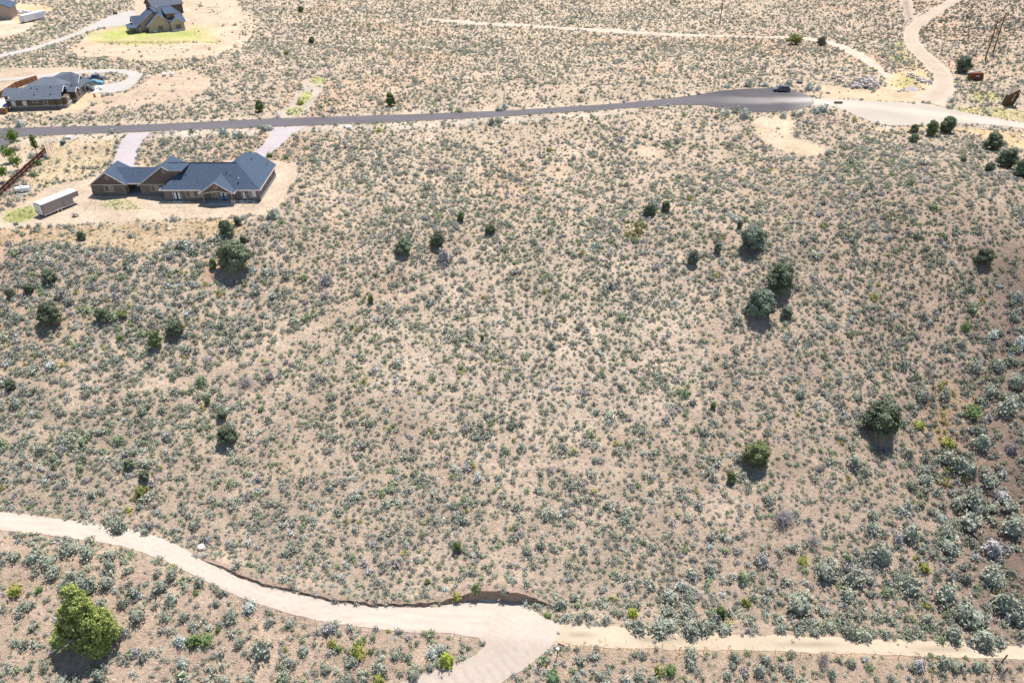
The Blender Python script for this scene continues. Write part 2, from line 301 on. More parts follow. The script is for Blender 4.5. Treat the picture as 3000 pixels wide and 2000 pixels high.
# ground material: vertex colour x noise, speckle, relief
def ground_mat(name, speck=True, attr='soil', col=None, amp=.16, bumpd=.05):
    m = bpy.data.materials.new(name); m.use_nodes = True; t = m.node_tree; b = t.nodes['Principled BSDF']
    b.inputs['Roughness'].default_value = .95; b.inputs['Specular IOR Level'].default_value = .1
    tc = t.nodes.new('ShaderNodeTexCoord'); L = t.links.new
    def noise(s, d, r=.6):
        n = t.nodes.new('ShaderNodeTexNoise'); n.inputs['Scale'].default_value = s; n.inputs['Detail'].default_value = d; n.inputs['Roughness'].default_value = r; L(tc.outputs['Object'], n.inputs[0]); return n
    def rng_(src, a, b_, c, d):
        r = t.nodes.new('ShaderNodeMapRange'); r.inputs[1].default_value = a; r.inputs[2].default_value = b_; r.inputs[3].default_value = c; r.inputs[4].default_value = d; L(src, r.inputs[0]); return r.outputs[0]
    def mul(a, b_):
        r = t.nodes.new('ShaderNodeMath'); r.operation = 'MULTIPLY'; L(a, r.inputs[0]); L(b_, r.inputs[1]); return r.outputs[0]
    f = mul(rng_(noise(.12, 4).outputs[0], .3, .7, 1-amp*.7, 1+amp*.7), rng_(noise(1.3, 6, .7).outputs[0], .3, .7, 1-amp, 1+amp))
    f = mul(f, rng_(noise(5.5, 3, .7).outputs[0], .3, .7, 1-amp, 1+amp))
    mx = t.nodes.new('ShaderNodeVectorMath'); mx.operation = 'SCALE'
    if col: mx.inputs[0].default_value = col
    else:
        at = t.nodes.new('ShaderNodeAttribute'); at.attribute_name = attr; L(at.outputs[0], mx.inputs[0])
    L(f, mx.inputs['Scale']); L(mx.outputs[0], b.inputs['Base Color'])
    bp = t.nodes.new('ShaderNodeBump'); bp.inputs['Strength'].default_value = 1; bp.inputs['Distance'].default_value = bumpd
    L(noise(3.2, 6, .75).outputs[0], bp.inputs['Height']); L(bp.outputs[0], b.inputs['Normal'])
    return m
M['ground'] = ground_mat('soil_ground', amp=.24, bumpd=.5)
M['asphalt'] = ground_mat('asphalt', amp=.10, bumpd=.01)
M['gravel'] = ground_mat('gravel_mauve', col=(.36, .315, .31), amp=.1, bumpd=.03)
M['gravel_g'] = ground_mat('gravel_grey', col=(.36, .33, .295), amp=.1, bumpd=.03)
M['dirt'] = ground_mat('graded_dirt', amp=.06, bumpd=.04)
M['track'] = ground_mat('track_dirt', col=(.42, .345, .27), amp=.14, bumpd=.08)
M['bankface'] = ground_mat('bank_earth', col=(.30, .22, .165), amp=.25, bumpd=.25)
# ------------------------------------------------------------------ object helpers
col = sc.collection
def tag(o, label, cat=None, group=None, kind=None):
    if label: o['label'] = label
    if cat: o['category'] = cat
    if group: o['group'] = group
    if kind: o['kind'] = kind
    return o
def empty(name, loc, rz, label, cat, group=None):
    o = bpy.data.objects.new(name, None); col.objects.link(o); o.location = loc; o.rotation_euler = (0, 0, rz)
    o.empty_display_size = .3
    return tag(o, label, cat, group)
class MB:
    def __init__(s): s.v = []; s.f = []; s.m = []; s.mi = 0
    def face(s, pts):
        n = len(s.v); s.v += [tuple(p) for p in pts]; s.f.append(tuple(range(n, n+len(pts)))); s.m.append(s.mi); return s
    def box(s, x0, x1, y0, y1, z0, z1):
        n = len(s.v); s.v += [(x, y, z) for z in (z0, z1) for x, y in ((x0, y0), (x1, y0), (x1, y1), (x0, y1))]
        for q in ((3, 2, 1, 0), (4, 5, 6, 7), (0, 1, 5, 4), (1, 2, 6, 5), (2, 3, 7, 6), (3, 0, 4, 7)): s.f.append(tuple(n+k for k in q)); s.m.append(s.mi)
        return s
    def ext(s, pts, d):
        n = len(s.v); k = len(pts); d = Vector(d)
        s.v += [tuple(p) for p in pts]+[tuple(Vector(p)+d) for p in pts]
        s.f.append(tuple(n+i for i in range(k))[::-1]); s.m.append(s.mi); s.f.append(tuple(n+k+i for i in range(k))); s.m.append(s.mi)
        for i in range(k):
            j = (i+1) % k; s.f.append((n+i, n+j, n+k+j, n+k+i)); s.m.append(s.mi)
        return s
    def tube(s, pts, rs, n=6, cap=True):
        pts = [Vector(p) for p in pts]
        if not hasattr(rs, '__len__'): rs = [rs]*len(pts)
        b = len(s.v)
        for i, p in enumerate(pts):
            d = (pts[min(i+1, len(pts)-1)]-pts[max(i-1, 0)]).normalized()
            a = d.cross(Vector((0, 0, 1)) if abs(d.z) < .9 else Vector((1, 0, 0))).normalized(); c = d.cross(a)
            for k in range(n):
                t = 2*math.pi*k/n; s.v.append(tuple(p+(a*math.cos(t)+c*math.sin(t))*rs[i]))
        for i in range(len(pts)-1):
            for k in range(n):
                s.f.append((b+i*n+k, b+i*n+(k+1) % n, b+(i+1)*n+(k+1) % n, b+(i+1)*n+k)); s.m.append(s.mi)
        if cap:
            s.f.append(tuple(b+k for k in range(n))[::-1]); s.m.append(s.mi); e = b+(len(pts)-1)*n; s.f.append(tuple(e+k for k in range(n))); s.m.append(s.mi)
        return s
    def bar(s, p, q, w, h):           # beam p-q, width w (horizontal), hanging h below the line
        p = Vector(p); q = Vector(q); d = (q-p).normalized(); a = d.cross(Vector((0, 0, 1))).normalized()*w/2
        return s.ext([p-a, p+a, p+a-Vector((0, 0, h)), p-a-Vector((0, 0, h))], q-p)
    def build(s, name, m, parent=None, bevel=0, smooth=False, label=None):
        me = bpy.data.meshes.new(name); me.from_pydata(s.v, [], s.f)
        ms = m if isinstance(m, (list, tuple)) else [m]
        for k in ms: me.materials.append(k)
        if len(ms) > 1: me.polygons.foreach_set('material_index', s.m)
        bm = bmesh.new(); bm.from_mesh(me); bmesh.ops.remove_doubles(bm, verts=bm.verts, dist=1e-5)
        bmesh.ops.recalc_face_normals(bm, faces=bm.faces)
        if bevel: bmesh.ops.bevel(bm, geom=bm.edges[:], offset=bevel, segments=2, affect='EDGES', clamp_overlap=True)
        if smooth:
            for f in bm.faces: f.smooth = True
        bm.to_mesh(me); bm.free()
        o = bpy.data.objects.new(name, me); col.objects.link(o)
        if parent: o.parent = parent
        if label: o['label'] = label
        return o
def copy_tree(o, parent=None):
    c = o.copy(); col.objects.link(c); c.parent = parent
    for ch in list(o.children): copy_tree(ch, c)
    return c
# ------------------------------------------------------------------ ground
npx, npy = proj(GXX, GYY, GZ)
jx = (fbm(GXX, GYY, 5, 101)-.5)*36; jy = (fbm(GXX, GYY, 5, 202)-.5)*20
def reg(poly, k=1.0):
    return inpoly(npx+jx*k, npy+jy*k, poly) & _front
def colgrid():
    n1 = fbm(GXX, GYY, 30, 61); n2 = fbm(GXX, GYY, 7, 62)
    C = np.zeros(GZ.shape+(3,))
    top = np.array((.53, .425, .33)); mid = np.array((.53, .425, .335)); rgt = np.array((.44, .34, .27))
    ty = sstep(780, 430, npy)[..., None]
    C[:] = mid*(1-ty)+top*ty
    r = (sstep(1650, 2650, npx+(n1-.5)*600)*sstep(330, 560, npy))[..., None]*.85
    C = C*(1-r)+rgt*r
    rr = (sstep(2050, 2400, npx)*sstep(200, 60, npy))[..., None]*.2; C = C*(1-rr)+np.array((.38, .30, .235))*rr
    red = (sstep(.58, .75, n1)*.45)[..., None]; C = C*(1-red)+C*np.array((1.1, .9, .8))*red
    C *= (1+(n2-.5)*.22)[..., None]
    def put(poly, c, a=1.0, k=1.0, soft=0.0, bl=1):
        m = reg(poly, k).astype(float)
        for _ in range(bl): m = .25*(np.roll(m, 1, 0)+np.roll(m, -1, 0)+np.roll(m, 1, 1)+np.roll(m, -1, 1))
        m = m*a
        m = m*(1-soft*n2)
        C[:] = C*(1-m[..., None])+np.array(c)*m[..., None]
    put(PALE_M, (.60, .50, .40), .65, 3)
    
    gold = (.58, .42, .24); green = (.30, .38, .07); grass = (.48, .47, .20); dry = (.60, .48, .31)
    for b in (BARE_M1, BARE_M2, BARE_M3, BARE_T): put(b, (.64, .50, .38), .8)
    put(FIELD3, (.60, .46, .34), .8); put(BARE2, (.58, .45, .34), .8); put(BARE3, (.62, .51, .40), 1); put(BARE4, (.66, .48, .29), .9)
    put(LAWN3, grass, .95, 1, .6); put(LAWN3B, (.36, .44, .10), .8, 1, .7)
    put(FRONTYARD, dry, .8, 1, .5); put(YARDW, (.62, .50, .38), .8); put(PAD1, (.60, .49, .385), 1, .35); put(PAD2, (.60, .49, .33), .9, .5)
    put(SHOULDER_S, (.58, .51, .44), .8); put(SHOULDER_N, (.60, .51, .42), .7)
    put(BARE_E, (.61, .49, .36), .95, .5); put(TAN_E, (.64, .49, .34), .9); put(TAN_E2, (.62, .47, .29), .95)
    put(GRAVEL_E, (.60, .55, .49), .9, 1.6)
    for g in (GRASS_E, GRASS_E2, GRASS_E3, GRASS_E4): put(g, (.47, .46, .16), .8, 1, .8)
    put(STRIP_N, (.50, .44, .40), .85, .6)
    for g in (GREEN_N1, GREEN_N2, GREEN_N3): put(g, (.42, .47, .10), .8, .6, .5)
    put(GREEN_T, (.30, .37, .06), .75, .8, .5); put(GREEN_H, (.48, .47, .18), .6, .8, .7)
    put(FILL, (.56, .42, .25), .75, 1, .6)
    put(BELOW, (.55, .425, .335), .9, 1); put(BELOW_R, (.53, .41, .32), .9, 1); put(STRAW_R, (.72, .54, .33), .85, 1, .4); put(BENCH, (.58, .45, .36), .9, .6)
    put(ROCK_R, (.15, .115, .10), 1, 4, .55, 60); put(GOLD_R, (.36, .28, .12), .5, 2, .6, 12); put(RED_J, (.50, .29, .20), .7, .6, 0, 4)
    for q_ in ([(830, 770), (900, 760), (930, 850), (840, 870)], [(800, 1340), (880, 1330), (870, 1400), (790, 1400)], [(1000, 860), (1080, 830), (1060, 900)]): put(q_, (.50, .36, .22), .5, 1, .5, 12)
    for pts, wd in TRAILS:
        m = (sstep(11, 4, pl_dist(npx+jx*.25, npy+jy*.25, pts))*min(1, wd*1.5))[..., None]
        C[:] = C*(1-m)+np.array((.60, .48, .37))*m
    # track and wheel ruts edges
    return np.clip(C*np.array((.885, .85, .79)), 0, 1)
CG = colgrid()
ny, nx = GZ.shape
me = bpy.data.meshes.new('ground')
V = np.stack([GXX, GYY, GZ], -1).reshape(-1, 3)
idx = np.arange(ny*nx).reshape(ny, nx)
a = idx[:-1, :-1].ravel(); b = idx[:-1, 1:].ravel(); c = idx[1:, :-1].ravel(); d = idx[1:, 1:].ravel()
F = np.concatenate([np.stack([a, b, c], 1), np.stack([b, d, c], 1)])
me.vertices.add(len(V)); me.vertices.foreach_set('co', V.ravel())
me.loops.add(F.size); me.loops.foreach_set('vertex_index', F.ravel().astype(np.int32))
me.polygons.add(len(F)); me.polygons.foreach_set('loop_start', np.arange(0, F.size, 3, dtype=np.int32)); me.polygons.foreach_set('loop_total', np.full(len(F), 3, np.int32))
me.polygons.foreach_set('use_smooth', np.ones(len(F), bool))
me.update(calc_edges=True)
ca = me.color_attributes.new('soil', 'FLOAT_COLOR', 'POINT'); ca.data.foreach_set('color', np.concatenate([CG.reshape(-1, 3), np.ones((len(V), 1))], 1).ravel())
me.materials.append(M['ground'])
g = bpy.data.objects.new('ground', me); col.objects.link(g); tag(g, 'tan sagebrush hillside and plateau of bare soil', kind='structure')
# ------------------------------------------------------------------ thin sheets on the ground
def sheet(name, poly, m, dz, step, label, rag=0.0, tag_kind=True, cf=None):
    pts = []
    n = len(poly)
    for i in range(n):
        x0, y0 = poly[i]; x1, y1 = poly[(i+1) % n]
        k = max(1, int(math.hypot(x1-x0, (y1-y0)*2.5)/14))
        for j in range(k): pts.append((x0+(x1-x0)*j/k, y0+(y1-y0)*j/k))
    W = [Vector(Pbase(px, py, 0, H)) for px, py in pts]
    if rag:
        W = [Vector((p.x+(float(fbm(p.x, p.y, 1.6, 5))-.5)*rag*2, p.y+(float(fbm(p.x, p.y, 1.6, 8))-.5)*rag*2)) for p in W]
    xs = [p.x for p in W]; ys = [p.y for p in W]
    gx, gy = np.meshgrid(np.arange(min(xs), max(xs), step), np.arange(min(ys), max(ys), step))
    ins = inpoly(gx.ravel(), gy.ravel(), [(p.x, p.y) for p in W])
    inner = [Vector((float(q), float(r))) for q, r in zip(gx.ravel()[ins], gy.ravel()[ins])]
    n = len(W)
    r = geometry.delaunay_2d_cdt(W+inner, [(i, (i+1) % n) for i in range(n)], [], 1, 1e-4)
    vv = np.array([(p.x, p.y) for p in r[0]]); z = H(vv[:, 0], vv[:, 1])+dz
    mb = bpy.data.meshes.new(name); mb.from_pydata([(x, y, zz) for (x, y), zz in zip(vv.tolist(), z.tolist())], [], [tuple(f) for f in r[2]])
    for p in mb.polygons: p.use_smooth = True
    if len(mb.polygons) and mb.polygons[0].normal.z < 0: mb.flip_normals()
    mb.materials.append(m)
    if cf:
        qx, qy = proj(vv[:, 0], vv[:, 1], z); cc = cf(vv[:, 0], vv[:, 1], qx, qy)
        at = mb.color_attributes.new('soil', 'FLOAT_COLOR', 'POINT'); at.data.foreach_set('color', np.concatenate([np.clip(cc, 0, 1), np.ones((len(vv), 1))], 1).ravel())
    o = bpy.data.objects.new(name, mb); col.objects.link(o); o['label'] = label
    if tag_kind: o['kind'] = 'structure'
    return o
CL1 = [(-100, 1522), (0, 1526), (120, 1538), (330, 1568), (480, 1612), (620, 1672), (760, 1736), (900, 1776), (1050, 1802), (1200, 1812), (1330, 1812), (1440, 1818), (1510, 1850), (1530, 1890), (1500, 1935), (1420, 1975), (1300, 2020), (1150, 2060)]
CL2 = [(1330, 1812), (1440, 1800), (1530, 1820), (1600, 1850), (1700, 1860), (1900, 1872)]
def road_col(x, y, px, py):
    d = pl_dist(px, py*1.0, CL1); d2 = pl_dist(px, py, CL2)
    n = fbm(x, y, 5, 51); r = np.sin(d*.42+n*3)*.5+np.sin(d*.9+n*6)*.3
    f = 1+(r*.12)*sstep(60, 20, d)+(n-.5)*.12
    c = np.outer(f, np.array((.415, .345, .285)))
    k = (sstep(26, 50, d)*sstep(30, 60, d2)*.35)[:, None]; c = c*(1-k)+np.array((.39, .315, .25))*k
    return c
def street_col(x, y, px, py):
    n = fbm(x, y*3, 9, 71); lane = np.sin((py-np.interp(px, [0, 800, 1500, 1950, 2260], [390, 360, 332, 300, 294]))*.9)
    f = 1+(n-.5)*.25+lane*.05
    c = np.outer(f, np.array((.115, .105, .11)))
    dk = (sstep(1950, 2150, px)*.28)[:, None]; c = c*(1-dk)
    dust = (sstep(16, 2, pl_dist(px, py*1.0+(n-.5)*14, [(2000, 292), (2150, 293), (2260, 292), (2400, 294)]))*sstep(2000, 2380, px)*.75+.35*sstep(2290, 2380, px))[:, None]
    return c*(1-dust)+np.array((.34, .31, .28))*dust
def gravel_col(x, y, px, py):
    n = fbm(x, y, 6, 72); f = 1+(n-.5)*.18
    c = np.outer(f, np.array((.36, .315, .26))); k = (sstep(12, 3, pl_dist(px, py, [(2384, 299), (2500, 305), (2700, 330), (2850, 348), (3100, 385)]))*.15)[:, None]
    return c*(1+k)
def rutcol(lines, w1, base, amt=.16):
    def f(x, y, px, py):
        d = np.minimum.reduce([pl_dist(px, py*2.0, [(a, b*2.0) for a, b, *_ in l]) for l in lines]); n = fbm(x, y, 4, 55)
        g_ = 1+(n-.5)*.2-amt*np.exp(-((d-w1)/4.5)**2)+amt*.5*np.exp(-(d/5)**2)*-1
        return np.outer(g_, np.array(base))
    return f
sheet('lower_dirt_road', ROAD_LOW, M['dirt'], .05, .55, 'pale graded dirt road curving along the foot of the slope', .15, cf=road_col)
LT = [(1600, 1850), (1700, 1858), (1900, 1872), (2200, 1881), (2500, 1891), (2800, 1902), (3000, 1911), (3250, 1922)]
sheet('lower_track', TRACK_LOW, M['dirt'], .04, .8, 'two rut dirt track leading right from the bend', .35, cf=rutcol([LT], 2, (.40, .325, .235), .22))
sheet('asphalt_street', STREET, M['asphalt'], .075, 1.0, 'dark asphalt street ending in a rounded turnaround', cf=street_col)
sheet('side_street', SIDE_STREET, M['asphalt'], .06, 2, 'asphalt side street at the left edge', cf=street_col)
sheet('left_driveway', DRIVE_L, M['gravel'], .055, 1.5, 'mauve gravel driveway left of the big house', .2)
sheet('right_driveway', DRIVE_R, M['gravel'], .055, 1.5, 'mauve gravel driveway behind the big house', .2)
sheet('loop_driveway', LOOP2, M['gravel_g'], .055, 1.8, 'grey gravel loop drive around the olive house', .2)
sheet('upper_driveway', DRIVE3, M['gravel_g'], .055, 2.2, 'grey gravel drive to the tan gabled house', .3)
sheet('gravel_turnaround', GRAVEL_E, M['dirt'], .05, 1.5, 'pale gravel apron beyond the end of the street', .9, cf=gravel_col)
sheet('north_track', TRACK_N, M['track'], .05, 2.2, 'narrow dirt track crossing the sagebrush flat', .3)
sheet('winding_track', TRACK_NE, M['dirt'], .045, 1.1, 'pale dirt road winding up at the top right', .4, cf=rutcol([NE_C], 11, (.40, .325, .245)))
sheet('branch_track', TRACK_NE2, M['dirt'], .04, 1.3, 'two rut branch joining the winding dirt road', .4, cf=rutcol([NE_B], 2, (.385, .305, .23), .3))
# cut bank face: a ragged ribbon of earth along the upper side of the lower road
def bank():
    px = BANK_PX; v = []; f = []
    L = []
    for i in range(len(BANK)-1):
        (x0, y0, b0), (x1, y1, b1) = BANK[i], BANK[i+1]
        n = max(2, int(math.hypot(x1-x0, y1-y0)/.35))
        for j in range(n): t = j/n; L.append((x0+(x1-x0)*t, y0+(y1-y0)*t, b0+(b1-b0)*t))
    rows = 5
    for i, (x, y, b) in enumerate(L):
        n1 = float(fbm(x, y, 1.3, 77)); n2 = float(vn(x, y, .5, 78))
        zb = h1(x, y-.35)-.15
        topz = max(h1(x, y+.75), h1(x, y+.55))+.03
        for k in range(rows):
            t = k/(rows-1)
            yy = y-.22+(.9)*t*.55+(n1-.5)*.7*(t*1.3)+(float(vn(x*3, k*7.7, 1, 5))-.5)*.22
            if k == rows-1: yy = y+.12+(n1-.5)*.6; zz = topz+(n2-.5)*.14
            else: zz = zb+(topz-zb)*t
            v.append((x, yy, zz))
        v.append((x, y+1.15, h1(x, y+1.15)-.03))
    rr = rows+1
    for i in range(len(L)-1):
        for k in range(rr-1): f.append((i*rr+k, (i+1)*rr+k, (i+1)*rr+k+1, i*rr+k+1))
    mb = bpy.data.meshes.new('cut_bank'); mb.from_pydata(v, [], f); mb.materials.append(M['bankface'])
    o = bpy.data.objects.new('cut_bank', mb); col.objects.link(o); tag(o, 'crumbling earth bank cut above the lower dirt road', kind='structure')
bank()
# ================================================================== vegetation meshes
def leafy(seed, clumps, per, size, ell, core=.72, flat=0.0, up=.35, name='leafy', jag=.18, hemi=False, conic=0.0, extra=None):
    """crown of small leaf faces: unit sized, base at z=0; ell=(rx,ry,height)"""
    r = np.random.default_rng(seed); vs = []; fs = []; tn = []; mi = []
    rx, ry, hh = ell
    cc = []
    for i in range(clumps):
        while True:
            d = r.normal(size=3); d /= np.linalg.norm(d)
            if d[2] > (-.25 if not hemi else 0.02) or r.random() < .35: break
        rad = (.62+.38*r.random()**.6)*(1+jag*(r.random()-.5)*2)
        z = d[2]*rad
        sc_ = 1-conic*max(0, (z+1)/2)
        if hemi: p = np.array((d[0]*rad*rx, d[1]*rad*ry, max(.06, z)*hh))
        else: p = np.array((d[0]*rad*rx*sc_, d[1]*rad*ry*sc_, hh*.5+z*hh*.5))
        cc.append((p, r.random(), d))
    if extra: cc += extra
    for p, tone, d in cc:
        cs = size*(1.5+r.random()*1.1)
        for j in range(per):
            q = p+np.clip(r.normal(size=3), -1.3, 1.3)*cs*.5
            if q[2] < .01: q[2] = .01+r.random()*.04
            nrm = d*.6+r.normal(size=3)*.75; nrm[2] += up; nrm /= np.linalg.norm(nrm)
            t = np.cross(nrm, r.normal(size=3)); t /= (np.linalg.norm(t)+1e-9); b_ = np.cross(nrm, t)
            s = size*(.55+r.random()*.7); n = len(vs)
            vs += [q-t*s*.5, q+b_*s*.62, q+t*s*.5, q-b_*s*.62]; fs.append((n, n+1, n+2, n+3))
            tn += [min(1, max(0, tone*.6+r.random()*.4))]*4
    # inner mass; its darker tone paints in the shade deep inside the foliage
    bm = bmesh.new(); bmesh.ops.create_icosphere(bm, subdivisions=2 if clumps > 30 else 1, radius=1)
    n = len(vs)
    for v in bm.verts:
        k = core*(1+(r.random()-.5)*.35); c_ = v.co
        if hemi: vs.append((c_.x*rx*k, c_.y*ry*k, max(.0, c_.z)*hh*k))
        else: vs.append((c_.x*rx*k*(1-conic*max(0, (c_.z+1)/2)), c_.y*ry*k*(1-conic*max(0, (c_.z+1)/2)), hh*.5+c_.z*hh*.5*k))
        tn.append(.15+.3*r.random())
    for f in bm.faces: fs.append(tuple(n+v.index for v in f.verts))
    bm.free()
    me = bpy.data.meshes.new(name); me.from_pydata([tuple(map(float, p)) for p in vs], [], fs)
    at = me.attributes.new('tone', 'FLOAT', 'POINT'); at.data.foreach_set('value', tn)
    return me
def twiggy(seed, n, name='twigs', seg=3):
    r = random.Random(seed); mb = MB()
    for i in range(n):
        a = r.uniform(0, 2*math.pi); el = r.uniform(.25, 1.3); L = r.uniform(.3, .62)
        d = Vector((math.cos(a)*math.cos(el), math.sin(a)*math.cos(el), math.sin(el)))
        p0 = Vector((r.uniform(-.06, .06), r.uniform(-.06, .06), 0)); p1 = p0+d*L*.5+Vector((r.uniform(-.1, .1), r.uniform(-.1, .1), .02)); p2 = p1+d*L*.5+Vector((r.uniform(-.15, .15), r.uniform(-.15, .15), 0))
        mb.tube([p0, p1, p2], [.013, .009, .004], 3)
        for k in range(2):
            q = p1+(p2-p1)*r.uniform(.1, .7); e = q+Vector((r.uniform(-.3, .3), r.uniform(-.3, .3), r.uniform(.0, .3))); mb.tube([q, e], [.007, .003], 3)
    me = bpy.data.meshes.new(name); me.from_pydata(mb.v, [], mb.f)
    at = me.attributes.new('tone', 'FLOAT', 'POINT'); at.data.foreach_set('value', [r.random() for _ in mb.v])
    return me
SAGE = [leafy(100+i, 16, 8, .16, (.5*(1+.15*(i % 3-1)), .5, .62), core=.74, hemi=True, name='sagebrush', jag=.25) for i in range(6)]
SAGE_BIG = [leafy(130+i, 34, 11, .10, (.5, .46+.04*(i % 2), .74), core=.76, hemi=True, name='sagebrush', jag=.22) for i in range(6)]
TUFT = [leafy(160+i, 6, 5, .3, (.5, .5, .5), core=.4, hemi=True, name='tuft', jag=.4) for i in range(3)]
DEAD = [twiggy(180+i, 70) for i in range(3)]
def rockmesh(seed, name='stone', sub=1, sq=(1, 1, .6)):
    r = random.Random(seed); bm = bmesh.new(); bmesh.ops.create_icosphere(bm, subdivisions=sub, radius=.5)
    for v in bm.verts:
        v.co = Vector((v.co.x*sq[0], v.co.y*sq[1], v.co.z*sq[2]))*(1+r.uniform(-.28, .28))
    me = bpy.data.meshes.new(name); bm.to_mesh(me); bm.free()
    at = me.attributes.new('tone', 'FLOAT', 'POINT'); at.data.foreach_set('value', [r.random() for _ in me.vertices])
    return me
ROCK = [rockmesh(200+i, sub=1, sq=(1, r_, .5)) for i, r_ in enumerate((.6, .8, 1, .7))]
for m_ in SAGE+SAGE_BIG+TUFT+DEAD: m_.materials.append(M['sage'])
for m_ in ROCK: m_.materials.append(M['rockv'])
# ------------------------------------------------------------------ scattering
def scatter_obj(name, pts, rots, scls, idxs, tints, sources, label, kind='stuff'):
    me = bpy.data.meshes.new(name); n = len(pts)
    me.vertices.add(n); me.vertices.foreach_set('co', np.asarray(pts, np.float32).ravel())
    a = me.attributes.new('rot', 'FLOAT_VECTOR', 'POINT'); a.data.foreach_set('vector', np.asarray(rots, np.float32).ravel())
    a = me.attributes.new('scl', 'FLOAT_VECTOR', 'POINT'); a.data.foreach_set('vector', np.asarray(scls, np.float32).ravel())
    a = me.attributes.new('idx', 'INT', 'POINT'); a.data.foreach_set('value', np.asarray(idxs, np.int32))
    a = me.attributes.new('tint', 'FLOAT_COLOR', 'POINT'); a.data.foreach_set('color', np.concatenate([tints, np.ones((n, 1))], 1).astype(np.float32).ravel())
    o = bpy.data.objects.new(name, me); col.objects.link(o)
    ng = bpy.data.node_groups.new(name+'_nodes', 'GeometryNodeTree')
    ng.interface.new_socket('Geometry', in_out='INPUT', socket_type='NodeSocketGeometry'); ng.interface.new_socket('Geometry', in_out='OUTPUT', socket_type='NodeSocketGeometry')
    N = ng.nodes.new; Lk = ng.links.new
    gi = N('NodeGroupInput'); go = N('NodeGroupOutput'); ip = N('GeometryNodeInstanceOnPoints'); jn = N('GeometryNodeJoinGeometry')
    Lk(gi.outputs[0], ip.inputs['Points'])
    for s in sources:
        oi = N('GeometryNodeObjectInfo'); oi.transform_space = 'ORIGINAL'; oi.inputs['Object'].default_value = s; oi.inputs['As Instance'].default_value = False
        g2 = N('GeometryNodeGeometryToInstance'); Lk(oi.outputs['Geometry'], g2.inputs[0]); Lk(g2.outputs[0], jn.inputs[0])
    Lk(jn.outputs[0], ip.inputs['Instance']); ip.inputs['Pick Instance'].default_value = True
    def na(nm, ty):
        k = N('GeometryNodeInputNamedAttribute'); k.data_type = ty; k.inputs['Name'].default_value = nm; return k.outputs['Attribute']
    Lk(na('idx', 'INT'), ip.inputs['Instance Index']); Lk(na('rot', 'FLOAT_VECTOR'), ip.inputs['Rotation']); Lk(na('scl', 'FLOAT_VECTOR'), ip.inputs['Scale'])
    Lk(ip.outputs[0], go.inputs[0])
    md = o.modifiers.new('scatter', 'NODES'); md.node_group = ng
    return tag(o, label, kind=kind)
NOSHRUB = [(ROAD_LOW, 0), (STREET, 0), (SIDE_STREET, 0), (DRIVE_L, 0), (DRIVE_R, 0), (LOOP2, 0), (DRIVE3, 0), (GRAVEL_E, 0), (PAD1, 0), (PAD2, .03), (PAD2S, 0), (YARDW, .06), (LAWN3, .03), (TRACK_LOW, .04), (TRACK_N, .02), (TRACK_NE, 0),
           (FIELD3, .06), (BARE2, .10), (TRACK_NE2, .1), (BARE3, 0), (BARE4, .02), (BARE_E, .02), (TAN_E, .05), (TAN_E2, .06), (BARE_M1, .3), (BARE_M2, .2), (BARE_M3, .25), (BARE_T, .25), (STRIP_N, .12), (FRONTYARD, .25),
           (FILL, .22), (GRASS_E3, .15), (SHOULDER_S, .35), (SHOULDER_N, .4), (GREEN_T, .0), (STRAW_R, .08), (RED_J, .1),
           ([(0, 200), (240, 200), (240, 330), (0, 330)], 0), ([(395, 0), (560, 0), (560, 95), (395, 95)], 0), ([(-100, 0), (40, 0), (40, 55), (-100, 55)], 0)]
def density(x, y):
    z = H(x, y); px, py = proj(x, y, z)
    jx_ = (fbm(x, y, 4, 301)-.5)*24; jy_ = (fbm(x, y, 4, 302)-.5)*12
    cl = fbm(x, y, 9, 303); c2 = fbm(x, y, 40, 304)
    d = np.full(x.shape, .76)+(cl-.5)*.75+(c2-.5)*.4
    d *= 1-.30*sstep(700, 450, py)-.18*sstep(450, 250, py)
    d = np.where(inpoly(px, py, [(330, 0), (700, 0), (640, 220), (100, 235), (20, 190), (240, 150), (400, 140)]), d*1.2, d)
    d = np.where(inpoly(px, py, [(0, 60), (250, 0), (380, 0), (380, 25), (240, 80), (60, 130)]), d*1.3, d)
    d = np.where(inpoly(px, py, BELOW) , d*.5, d)
    d = np.where(inpoly(px, py, ROCK_R), d*.55, d)
    d = np.where(inpoly(px, py, BELOW_R), d*.55, d)
    for poly, f in NOSHRUB:
        m = inpoly(px+jx_*(0 if f == 0 else 1), py+jy_*(0 if f == 0 else 1), poly)
        d = np.where(m, d*f, d)
    for pts, wd in TRAILS:
        if wd: d = d*(1-.85*(pl_dist(px, py, pts) < 7))
    return np.clip(d, 0, 1), px, py, z
def jitter_grid(x0, x1, y0, y1, s, seed):
    r = np.random.default_rng(seed)
    gx, gy = np.meshgrid(np.arange(x0, x1, s), np.arange(y0, y1, s))
    x = gx.ravel()+r.uniform(-.5, .5, gx.size)*s; y = gy.ravel()+r.uniform(-.5, .5, gx.size)*s
    return x, y, r
x, y, r_ = jitter_grid(-330, 330, 40, 470, .66, 5)
dn, px, py, z = density(x, y)
m = (r_.random(x.size) < dn*(.80)) & (px > -420) & (px < 3420) & (py > -160) & (py < 2350)
x, y, z, px, py = x[m], y[m], z[m], px[m], py[m]
n = len(x)
size = np.exp(r_.normal(-.56, .40, n))           # diameter in metres
brushy = inpoly(px, py, BRUSH_R); below = inpoly(px, py, BELOW) | inpoly(px, py, BELOW_R); left = inpoly(px, py, [(-300, 700), (600, 720), (900, 800), (900, 1100), (500, 1350), (-300, 1450)])
size *= np.where(brushy, 1.3, 1.0)*np.where(below, 1.15, 1.0)*np.where(left, 1.2, 1)*np.where(py < 420, .90, 1)
size = np.clip(size, .22, 2.1)
